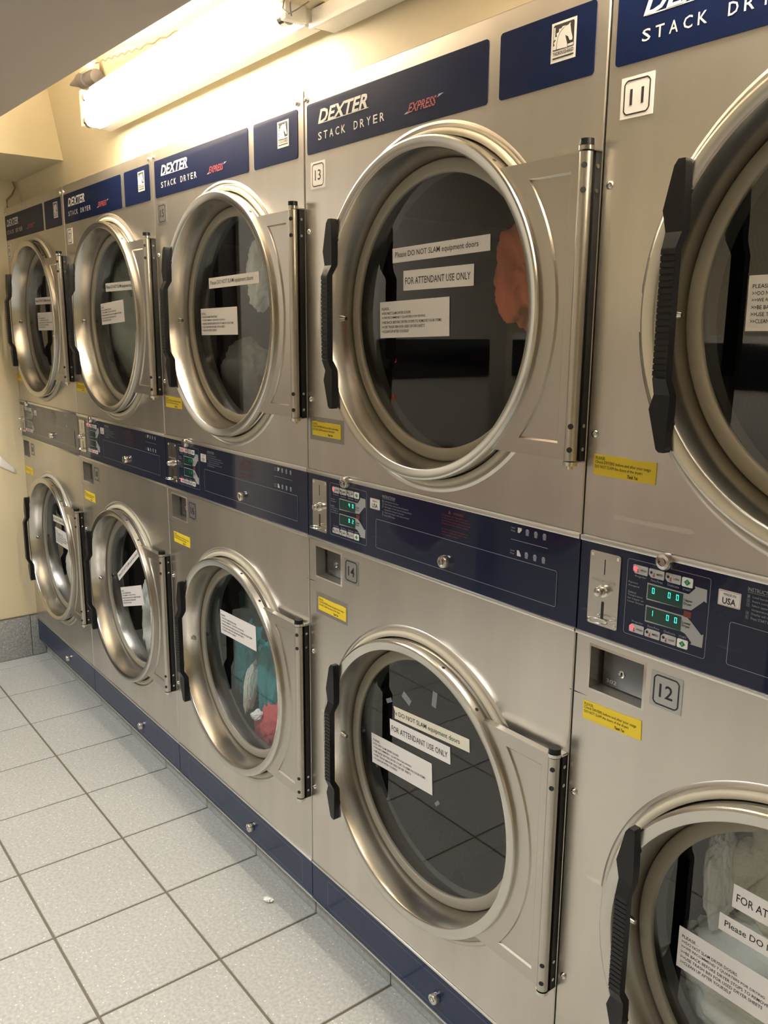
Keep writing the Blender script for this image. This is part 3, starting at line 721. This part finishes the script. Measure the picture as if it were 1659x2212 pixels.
def origin_mesh():
    m = MB(); a, b, c, d = 0.2415, 0.2745, 1.1455, 1.1675
    m.prism(rrect(a, b, c, d, 0.0012), -0.0010, 0.0, PAPER); outline(m, [(a + .001, c + .001), (b - .001, c + .001), (b - .001, d - .001), (a + .001, d - .001)], 0.0006, -0.0013, REDPRINT)
    m.text('MADE IN', a + .008, b - .007, d - .0072, d - .0036, -0.0013, INK); m.text('USA', a + .0065, b - .0065, c + .0028, c + .0120, -0.0013, INK, bold=0.02)
    return m.mesh('origin_sticker', 0)
def coin_box_mesh():
    m = MB(); m.box(0.038, 0.122, 0.026, 0.045, 0.951, 1.008, COINBOX, 0.002); return m.mesh('coin_box', 35)
def coin_lock_mesh():
    m = MB(); m.lathe([(0.0062, 0.026), (0.006, 0.0245), (0.0045, 0.0240), (0.004, 0.0252), (0.0001, 0.0252)], 0.0745, 0.9790, BRIGHT, 20); m.quad(0.0735, 0.0755, 0.9755, 0.9825, 0.0238, INK)
    m.text('302', 0.046, 0.066, 0.9570, 0.9630, 0.0257, ALU)
    return m.mesh('coin_lock', 40)
def kick_mesh(x0):
    m = MB(); m.box(x0, 0.7985, 0.0, 0.02, 0.081, 0.182, NAVY3)
    outline(m, rrect(max(0.07, x0 + .03), 0.752, 0.092, 0.166, 0.003), 0.0005, -0.0004, PRINTDIM); return m.mesh('kick_panel', 0)
def trim_mesh(x0, q):
    m = MB(); x1 = 0.7988
    a, b, y, e = [(1.1895, 1.1985, -0.004, 0.0012), (1.0345, 1.0410, -0.004, 0.0012), (0.1815, 0.1865, -0.003, 0.0010), (0.0765, 0.0805, -0.002, 0.0008)][q]
    m.box(x0, x1, y, 0.02, a, b, ALU, e); return m.mesh('trim_strip', 35)

# ------------------------------------------------------------------ notices on each glass: (kind, x, z, tilt)
NOTICE = {
    (4, 'u'): [('rules', 0.228, 1.513, 0.01), ('slam', 0.272, 1.640, 0.01)],
    (4, 'l'): [('rules', 0.2115, 0.538, 0.0), ('att', 0.291, 0.690, 0.0), ('slam', 0.274, 0.643, 0.0)],
    (3, 'u'): [('slam', 0.274, 1.640, 0.025), ('att', 0.309, 1.5865, 0.015), ('rules', 0.236, 1.495, 0.03)],
    (3, 'l'): [('slamcut', 0.262, 0.679, 0.075), ('att', 0.281, 0.637, 0.065), ('rules', 0.216, 0.544, 0.06)],
    (2, 'u'): [('slam', 0.273, 1.617, 0.02), ('rules', 0.218, 1.494, 0.015)],
    (2, 'l'): [('rules', 0.275, 0.639, 0.03)],
    (1, 'u'): [('slam', 0.298, 1.632, 0.0), ('rules', 0.243, 1.522, 0.05)],
    (1, 'l'): [('slam', 0.262, 0.602, 0.59), ('rules', 0.290, 0.510, 0.28)],
    (0, 'u'): [('slam', 0.280, 1.604, 0.0), ('rules', 0.298, 1.500, 0.01)],
    (0, 'l'): [('slamcut', 0.272, 0.690, 0.03), ('rules', 0.323, 0.598, -0.01)],
}
NM = {'rules': ('rules_notice', lambda: notice_rules()), 'slam': ('slam_notice', lambda: notice_slam(False)), 'slamcut': ('slam_notice', lambda: notice_slam(True)), 'att': ('attendant_notice', lambda: notice_att())}
PLAB = {'rules': 'white paper notice with six lines of dryer rules', 'slam': 'long white paper strip asking not to slam the doors', 'slamcut': 'yellowed paper strip with its left end torn off', 'att': 'white paper strip reading FOR ATTENDANT USE ONLY'}

NUMS = [('19', '20'), ('17', '18'), ('15', '16'), ('13', '14'), ('11', '12')]
DISP = [('    ', '    '), ('    ', '    '), ('  28', '  16'), (' 40 ', ' 02 '), ('0 00', '1 00')]
DISPX = {3: ('  40', '  02')}
LIT = [((), (0,)), ((0, 1), (2,)), ((1,), (0,)), ((0,), ()), ((0,), (0,))]
LABELS = [
    'stainless stacked dryer at the far left end, against the cream wall',
    'stainless stacked dryer, second from the left wall, with pale laundry in its upper drum',
    'stainless stacked dryer in the middle, teal and red laundry in its lower drum',
    'stainless stacked dryer with doors numbered 13 and 14, orange cloth in its upper drum',
    'stainless stacked dryer with doors numbered 11 and 12, nearest on the right',
]
STK = [((0.02, 1.283, 0.0), (0.041, 0.872, 0.0)), ((0.016, 1.283, 0.0), (0.03, 0.878, 0.0)), ((0.02, 1.283, 0.0), (0.036, 0.872, 0.0)), ((0.0225, 1.2785, 0.0), (0.0405, 0.869, 0.0)), ((0.0165, 1.296, -0.01), (0.0245, 0.894, 0.035))]

for k in range(5):
    x = 0.8 * k; q0 = 0.0305 if k == 0 else 0.0015
    root = empty('stack_dryer', (x, 0, 0), label=LABELS[k], category='tumble dryer', group='stacked dryers along the back wall')
    C = lambda name, key, fn, par=root, loc=None, **kw: put(name, cached(key, fn), par, loc, **kw)
    cab = C('cabinet', 'cab', cabinet_mesh) if k else None
    if k == 0:
        def c0():
            m = MB(); m.box(0.034, 0.044, 0.03, 0.80, 0.08, 1.99, CAB); m.box(0.786, 0.796, 0.03, 0.80, 0.08, 1.99, CAB); m.box(0.044, 0.786, 0.79, 0.80, 0.08, 1.99, CAB)
            m.box(0.044, 0.786, 0.03, 0.79, 1.975, 1.99, CAB); m.box(0.044, 0.786, 0.03, 0.79, 1.04, 1.19, CAB); m.box(0.044, 0.786, 0.065, 0.79, 0.08, 0.19, CAB); return m.mesh('cabinet', 0)
        C('cabinet', 'cab0', c0)
    C('front_panel', ('pu', q0), lambda: panel_mesh(q0, 0.7985, 1.1985, 2.005, CZU), label='upper steel front panel')
    C('front_panel', ('pl', q0), lambda: panel_mesh(q0, 0.7985, 0.1865, 1.0345, CZL, (0.029 if k else 0.040, 0.137, 0.946, 1.0245)), label='lower steel front panel')
    C('nameplate', ('np', k == 0), lambda: nameplate_mesh(0.036 if k == 0 else 0.013), label='navy nameplate with white lettering')
    bp = C('badge_plate', 'bp', badge_plate_mesh); C('horse_badge', 'bd', badge_mesh, bp)
    for q in range(4): C('trim_strip', ('tr', q0, q), lambda: trim_mesh(q0, q))
    cp = C('control_panel', ('cp', q0), lambda: control_mesh(q0), label='glossy navy control panel')
    C('access_flap', 'fl', flap_mesh, cp); C('coin_plate', 'co', coin_plate_mesh, cp, (0.014, 0, 0) if k == 0 else None, label='polished steel coin plate')
    C('origin_sticker', 'og', origin_mesh, cp)
    C('lock', 'lk', lock_mesh, cp, (0.1580, -0.001, 1.1885)); C('lock', 'lk', lock_mesh, cp, (0.4830, -0.001, 1.0830))
    C('direction_arrow', 'au', lambda: arrow_mesh(True), cp); C('direction_arrow', 'ad', lambda: arrow_mesh(False), cp)
    dt = DISPX.get(k, DISP[k]); sm = SEGDIM if k == 2 else SEG
    C('digital_display', ('d', dt[0], 1, k == 2), lambda: display_mesh(dt[0], 1.1245, 1.1462, sm), cp); C('digital_display', ('d', dt[1], 0, k == 2), lambda: display_mesh(dt[1], 1.0905, 1.1120, sm), cp)
    for i in range(3):
        for up in (True, False):
            lit = i in LIT[k][0 if up else 1]
            C('selector_button', ('b', i, up, lit), lambda: button_mesh(i, up, lit), cp)
    C('start_button', 'su', lambda: start_mesh(True), cp); C('start_button', 'sd', lambda: start_mesh(False), cp)
    box_ = C('coin_box', 'cb', coin_box_mesh, loc=(0, 0, 0)); C('coin_lock', 'cl', coin_lock_mesh, box_)
    kp = C('kick_panel', ('kp', q0), lambda: kick_mesh(q0), label='glossy navy kick panel'); C('lock', 'lk', lock_mesh, kp, (0.4840, -0.001, 0.1220))
    for up in (0, 1):
        C('number_label', ('n', NUMS[k][1 - up], up), lambda: number_label_mesh(NUMS[k][1 - up], bool(up)), loc=(0.008, 0, 0) if (k == 0 and up) else None)
        sx, sz, sr = STK[k][1 - up]
        s_ = C('caution_sticker', ('st', k % 2, up), lambda: sticker_mesh(k % 2 + 2 * up), loc=(max(sx, 0.034) if k == 0 else sx, -0.0002, sz), label='yellow paper caution sticker'); s_.rotation_euler = (0, -sr + 0.0, 0)
    for sz in (1.718, 1.358, 0.757, 0.400):
        if k: C('screw', 'sc', screw_mesh, loc=(0.0158, 0, sz))
    C('screw', 'sc', screw_mesh, loc=(0.0115 if k else 0.04, 0, 1.984)); C('screw', 'sc', screw_mesh, loc=(0.776, 0, 1.984))
    for side, cz in (('u', CZU), ('l', CZL)):
        d = empty('door', (0, 0, 0)); d.parent = root
        at = (CX, 0, cz)
        # door frame ring is the door itself; its fittings are sub-parts
        bpy.data.objects.remove(d)
        ring = C('door', 'ring', ring_mesh, root, at, label=('upper' if side == 'u' else 'lower') + ' round steel door')
        C('handle', 'hd', handle_mesh, ring, label='black ribbed plastic handle'); C('gasket', 'gk', gasket_mesh, ring); C('glass', 'gs', glass_mesh, ring); C('hinge', 'hg', barrel_mesh, ring)
        for kind, nx, nz, rot in NOTICE[(k, side)]:
            nm, fn = NM[kind]
            o = C(nm, ('nt', kind), fn, ring, (nx - CX, 0.0282, nz - cz), label=PLAB[kind]); o.rotation_euler = (0, -rot, 0)
        if (k, side) == (3, 'l'):
            for tx, tz, tw, th, tr in ((0.335, 0.742, 0.030, 0.016, 0.5), (0.425, 0.772, 0.014, 0.034, 0.1), (0.275, 0.716, 0.020, 0.010, -0.5), (0.440, 0.545, 0.016, 0.008, -0.8)):
                m = MB(); m.box(-tw / 2, tw / 2, -0.0002, 0.0, -th / 2, th / 2, SCRAP); o = put('tape_scrap', m.mesh('tape_scrap', 0), ring, (tx - CX, 0.0284, tz - cz), label='scrap of clear tape'); o.rotation_euler = (0, tr, 0)
        C('drum', 'dr', drum_mesh, root, at, label='perforated steel drum'); C('door_opening', 'op', opening_mesh, root, at); C('door_seal', 'sl', seal_mesh, root, at)

    if k == 3:
        for up, (a, b, c, d_) in ((1, (0.012, 0.146, 1.268, 1.320)), (0, (0.030, 0.158, 0.860, 0.912))):
            m = MB(); m.box(a, b, -0.00015, 0, c, d_, RESID); put('tape_backing', m.mesh('tape_backing', 0), root, label='dull rectangle of old tape behind the yellow sticker')
    if k == 4:
        m = MB(); m.prism([(0.060, 1.2328), (0.19, 1.2330), (0.196, 1.2370), (0.192, 1.2410), (0.120, 1.2395), (0.058, 1.2385)], -0.00015, 0, RESIDL); put('tape_residue', m.mesh('tape_residue', 0), root, label='pale strip of old tape residue')
# ------------------------------------------------------------------ laundry inside the drums
def cloth_mat(name, c):
    m = mat(name, c, 0.9); tc = N(m, 'ShaderNodeTexCoord'); nz = N(m, 'ShaderNodeTexNoise'); nz.inputs['Scale'].default_value = 260
    L(m, tc.outputs['Object'], nz.inputs['Vector']); bp = N(m, 'ShaderNodeBump'); bp.inputs['Strength'].default_value = 0.5; bp.inputs['Distance'].default_value = 0.002
    L(m, nz.outputs['Fac'], bp.inputs['Height']); L(m, bp.outputs[0], B(m).inputs['Normal']); return m
def cloth(name, cat, label, loc, rad, seed, mt, rot=(0, 0, 0), amp=0.35, fold=5.0, group=None):
    bm = bmesh.new(); bmesh.ops.create_icosphere(bm, subdivisions=5, radius=1.0)
    off = Vector((seed * 3.7, seed * 1.3, seed * 7.1))
    for v in bm.verts:
        p = v.co.copy(); n1 = noise.noise(p * 1.1 + off); n2 = noise.noise(Vector((p.x * fold, p.y * 1.5, p.z * 1.2)) + off)
        n3 = noise.noise(p * 7 + off); ridge = 1 - abs(noise.noise(Vector((p.x * 2.6 + n1, p.y * 2, p.z * 0.9 - n1)) + off)) * 2
        n4 = 1 - abs(noise.noise(Vector((p.x * 9 + n1 * 3, p.y * 5, p.z * 3 + n1 * 4)) + off)) * 2.2
        v.co = p * (1 + amp * n1 + amp * 0.35 * n2 + 0.06 * n3 + amp * 0.35 * ridge + 0.07 * n4 + 0.02 * noise.noise(p * 19 + off))
        v.co = Vector((v.co.x * rad[0], v.co.y * rad[1], v.co.z * rad[2]))
    m = MB(); m.bm(bm, mt); me = m.mesh(name, 70)
    o = put(name, me, None, loc, label=label, category=cat); o.rotation_euler = rot
    if group: o['group'] = group
    return o
TEAL = cloth_mat('teal_terry', (0.03, 0.26, 0.30)); RED = cloth_mat('coral_red_cotton', (0.62, 0.09, 0.11)); WHT = cloth_mat('white_cotton', (0.88, 0.90, 0.89))
CRM = cloth_mat('cream_cotton', (0.78, 0.75, 0.62)); ORG = cloth_mat('orange_terry', (0.62, 0.15, 0.06)); PAL = cloth_mat('pale_grey_green_cotton', (0.42, 0.47, 0.42)); GRY = cloth_mat('grey_cotton', (0.20, 0.21, 0.22))
DGR = cloth_mat('dark_green_cotton', (0.012, 0.05, 0.045)); MAR = cloth_mat('maroon_cotton', (0.10, 0.02, 0.02)); BLU = cloth_mat('blue_cotton', (0.10, 0.14, 0.30))
cloth('towel', 'towel', 'orange towel against the right side of the glass of dryer 13', (2.930, 0.145, 1.612), (0.060, 0.05, 0.088), 3, ORG, amp=0.4)
cloth('towel', 'towel', 'teal towel behind the glass of the middle lower dryer', (1.985, 0.150, 0.500), (0.060, 0.045, 0.140), 25, TEAL, (0, 0.22, 0), 0.3)
cloth('shirt', 'laundry', 'smaller teal garment left of the teal towel in the middle lower dryer', (1.81, 0.165, 0.50), (0.075, 0.045, 0.130), 28, TEAL, (0, 0.30, 0), 0.3)
cloth('shirt', 'laundry', 'coral red garment at the bottom of the middle lower drum', (2.005, 0.150, 0.375), (0.13, 0.045, 0.075), 36, RED, (0, -0.75, 0), 0.25)
cloth('sock', 'sock', 'white sock between the teal and red laundry in the middle lower drum', (1.948, 0.100, 0.385), (0.028, 0.012, 0.014), 7, WHT, (0, -0.5, 0))
cloth('shirt', 'laundry', 'narrow white garment hanging beside the teal towel in the middle lower drum', (1.885, 0.118, 0.45), (0.010, 0.02, 0.085), 12, WHT, (0, 0.25, 0))
cloth('trousers', 'laundry', 'dark green garment high in the middle lower drum', (1.88, 0.20, 0.68), (0.15, 0.05, 0.10), 13, DGR)
cloth('shirt', 'laundry', 'white shirt at the top right inside the middle upper drum', (1.965, 0.15, 1.665), (0.055, 0.045, 0.085), 9, WHT, (0, 0.3, 0))
cloth('bed_sheet', 'laundry', 'grey laundry pile in the bottom of the middle upper drum', (1.85, 0.17, 1.38), (0.13, 0.06, 0.085), 10, GRY)
cloth('bed_sheet', 'laundry', 'pale grey green sheet filling the second upper drum from the left', (1.03, 0.16, 1.53), (0.17, 0.06, 0.21), 11, PAL, amp=0.25)
cloth('bed_sheet', 'laundry', 'white sheet in the second lower drum from the left', (1.13, 0.15, 0.47), (0.095, 0.05, 0.145), 14, WHT, (0, 0.15, 0))
cloth('bed_sheet', 'laundry', 'white garment in the far left lower drum', (0.29, 0.14, 0.46), (0.095, 0.045, 0.12), 15, WHT, (0, 0.2, 0))
cloth('shirt', 'laundry', 'blue garment beside the white one in the far left lower drum', (0.245, 0.13, 0.63), (0.03, 0.035, 0.045), 16, BLU)
cloth('blanket', 'laundry', 'cream blanket at the top of the drum of dryer 12', (3.545, 0.165, 0.690), (0.125, 0.06, 0.105), 17, CRM, (0, -0.6, 0), 0.35, 7.0)
cloth('bed_sheet', 'laundry', 'white sheet heaped at the bottom of the drum of dryer 12', (3.50, 0.16, 0.455), (0.155, 0.06, 0.115), 18, WHT, (0, 0.4, 0), 0.35, 7.0)
cloth('shirt', 'laundry', 'pale blue white garment left of the cream blanket in dryer 12', (3.415, 0.13, 0.655), (0.024, 0.03, 0.075), 19, WHT)

# ------------------------------------------------------------------ tube light over the dryers
LX0, LX1 = 1.225, 2.425
def tube_light(cx, lab):
    t = empty('tube_light', (cx, 0.008, 2.178), label=lab, category='tube light')
    hl = (LX1 - LX0) / 2
    a = MB(); a.box(-hl, hl, -0.020, 0.022, -0.058, 0.062, WHITE, 0.004); a.box(-hl, hl, -0.044, -0.018, 0.0585, 0.0615, WHITE, 0.001); put('housing', a.mesh('housing'), t)  # front lip over the tubes is added to shade the wall above
    for z in (-0.040, 0.026):
        a = MB(); a.rod((-hl + 0.022, -0.052, z), (hl - 0.022, -0.052, z), 0.019, TUBE, 24); put('tube', a.mesh('tube', 50), t)
    for sx in (-1, 1):
        a = MB(); a.box(sx * hl - 0.010, sx * hl + 0.010, -0.072, -0.0205, -0.056, 0.050, WHITE, 0.004)
        for z in (-0.040, 0.026): a.rod((sx * (hl - 0.010), -0.052, z), (sx * (hl - 0.030), -0.052, z), 0.0195, BRIGHT, 24)
        put('end_cap', a.mesh('end_cap'), t)
    a = MB(); a.box(-hl - 0.060, -hl - 0.011, -0.055, -0.025, 0.014, 0.046, WHITE, 0.004); a.lathe([(0.006, -0.0552), (0.0068, -0.0558), (0.0076, -0.0552)], -hl - 0.035, 0.031, GREYPRINT, 20); put('wall_bracket', a.mesh('wall_bracket'), t)
tube_light((LX0 + LX1) / 2, 'long glowing fluorescent tube light on the cream wall above the second and third dryers')
tube_light(3.78, 'glowing fluorescent tube light above the two nearest dryers, right of the trunking')
s_ = empty('socket_block', (2.452, 0.02, 2.165), label='beige lamp socket block with loose wires at the right end of the tube light', category='socket')
a = MB(); a.box(-0.03, 0.03, -0.10, 0.02, -0.012, 0.032, CREAM, 0.003); a.text('-3', -0.018, 0.004, -0.004, 0.022, -0.1006, CORD, bold=0.01); put('block', a.mesh('block'), s_)
a = MB(); a.tube([(-0.01, -0.09, -0.010), (-0.008, -0.095, -0.03), (0.006, -0.09, -0.042), (0.02, -0.08, -0.036), (0.035, -0.06, -0.02)], 0.0013, FIT)
a.tube([(0.016, -0.09, -0.010), (0.02, -0.095, -0.026), (0.012, -0.09, -0.034), (0.0, -0.08, -0.042)], 0.0013, FIT); put('wire', a.mesh('wire'), s_)
a = MB(); a.box(2.44, 3.16, -0.005, 0.052, 2.115, 2.150, WHITE, 0.003); a.box(2.44, 3.16, -0.012, -0.004, 2.111, 2.122, WHITE, 0.002)
put('cable_trunking', a.mesh('cable_trunking'), label='white cable trunking running right from the tube light along the wall', category='trunking')
pts = []
key = [(1.20, 0.0, 2.320), (1.36, 0, 2.303), (1.54, 0.0, 2.283), (1.84, 0.0, 2.2626), (2.10, 0.0, 2.257), (2.6, 0.0, 2.25), (3.0, 0.0, 2.27)]
for i in range(len(key) - 1):
    for j in range(16):
        f_ = j / 16; p = Vector(key[i]).lerp(Vector(key[i + 1]), f_); n_ = i * 16 + j
        p.y = min(wy(p.z) - 0.006, p.y) + 0.0; p.z += 0.003 * math.sin(n_ * 1.3) * (n_ > 2); pts.append(p)
a = MB(); a.tube(pts, 0.0022, CORD, 6); put('electric_cord', a.mesh('electric_cord'), label='thin twisted brown cord running along the cream wall above the tube light', category='cord')
e = empty('pipe_fitting', (1.16, 0.0, 2.30), label='dark grey conduit fitting poking out beside the ceiling beam', category='pipe fitting')
a = MB(); a.rod((-0.20, 0.0, 0.006), (-0.09, 0, -0.004), 0.004, FIT, 20, 0.022); a.rod((-0.09, 0, -0.004), (-0.035, 0, -0.009), 0.024, FIT, 20); a.rod((-0.035, 0, -0.009), (-0.028, 0, -0.01), 0.027, FIT, 20); a.rod((-0.028, 0, -0.01), (0.045, 0, -0.018), 0.021, FIT, 20); put('coupling', a.mesh('coupling'), e)
a = MB(); a.box(-0.03, 0.04, -0.028, 0.012, 0.0, 0.03, CREAM, 0.003); put('junction_box', a.mesh('junction_box'), e)
a = MB(); a.tube([(X0 + 0.005, -0.06, 2.114), (X0 + 0.006, -0.02, 2.125), (X0 + 0.006, 0.015, 2.133), (X0 + 0.007, 0.04, 2.120), (X0 + 0.007, 0.05, 2.095), (X0 + 0.007, 0.035, 2.065), (X0 + 0.006, 0.012, 2.04), (X0 + 0.006, 0.012, 2.012), (X0 + 0.006, 0.035, 1.996)], 0.004, TAN)
put('cable', a.mesh('cable'), label='cream painted cable looping down the left wall to the dryer top', category='cable')
# loose bits
bm = bmesh.new(); bmesh.ops.create_grid(bm, x_segments=6, y_segments=4, size=1)
for v in bm.verts:
    yy = -0.075 + v.co.x * 0.034; zz = 0.905 - v.co.x * 0.028 + v.co.y * 0.018 * (1 - 0.5 * v.co.x)
    v.co = Vector((X0 + 0.003 + 0.006 * abs(noise.noise(v.co * 2)), yy, zz))
a = MB(); a.bm(bm, PAPER); o = put('paper_scrap', a.mesh('paper_scrap', 60), label='torn white paper scrap stuck on the cream left wall', category='paper scrap')
md = o.modifiers.new('thickness', 'SOLIDIFY'); md.thickness = 0.001
bm = bmesh.new(); bmesh.ops.create_icosphere(bm, subdivisions=3, radius=1)
for v in bm.verts:
    n_ = noise.noise(v.co * 2.2); v.co *= 1 + 0.55 * n_; v.co = Vector((v.co.x * 0.013, v.co.y * 0.0075, v.co.z * 0.006 + 0.006))
a = MB(); a.bm(bm, WHT); o = put('tissue', a.mesh('tissue', 60), None, (2.252, -0.048, 0), label='small crumpled white tissue on the grey floor tiles', category='tissue'); o.rotation_euler = (0, 0, 0.5)

# ------------------------------------------------------------------ washers across the aisle (seen mirrored in glass and steel)
WSH = mat('washer_steel', (0.50, 0.48, 0.45), 0.42, 0.5); WBL = mat('washer_black_panel', (0.012, 0.012, 0.014), 0.15); WRED = mat('dark_red_load', (0.10, 0.008, 0.02), 0.8)
ORN = mat('orange_sticker', (0.75, 0.12, 0.02), 0.5)
def washer_body():
    m = MB(); m.box(0, 0.78, -0.70, 0, 0.0, 1.50, WSH, 0.004); return m.mesh('body')
def washer_panel():
    m = MB(); m.box(0.02, 0.76, 0.0, 0.012, 1.28, 1.47, WBL, 0.003); m.quad(0.10, 0.13, 1.36, 1.375, 0.0125, LED); return m.mesh('control_panel')
def washer_door():
    m = MB(); m.lathe([(0.30, 0.0), (0.30, 0.03), (0.285, 0.05), (0.26, 0.052), (0.24, 0.04), (0.235, 0.02)], 0, 0, BRIGHT, 64); m.disc(0, 0, 0.237, 0.022, WRED, 48); return m.mesh('door', 40)
def washer_stk():
    m = MB(); m.box(0.06, 0.14, 0, 0.001, 1.18, 1.205, ORN); m.box(0.06, 0.14, 0, 0.001, 1.0, 1.03, YELLOW); return m.mesh('sticker', 0)
for k in range(6):
    e = empty('washing_machine', (0.80 + 0.80 * k, -2.25, 0) if k < 5 else (0.76, -1.36, 0), category='washing machine', group='washers across the aisle', label='steel front-loading washer across the aisle, seen only mirrored in the dryer doors')
    put('body', cached('wb', washer_body), e); put('control_panel', cached('wp', washer_panel), e); put('door', cached('wd', washer_door), e, (0.39, 0, 0.66)); put('sticker', cached('ws', washer_stk), e)
    if k == 5: e.rotation_euler = (0, 0, -math.pi / 2); e['label'] = 'steel front-loading washer added out of view by the grey left wall to darken a door reflection'; del e['group']  # turned washer is added out of view to fill a door reflection with dark
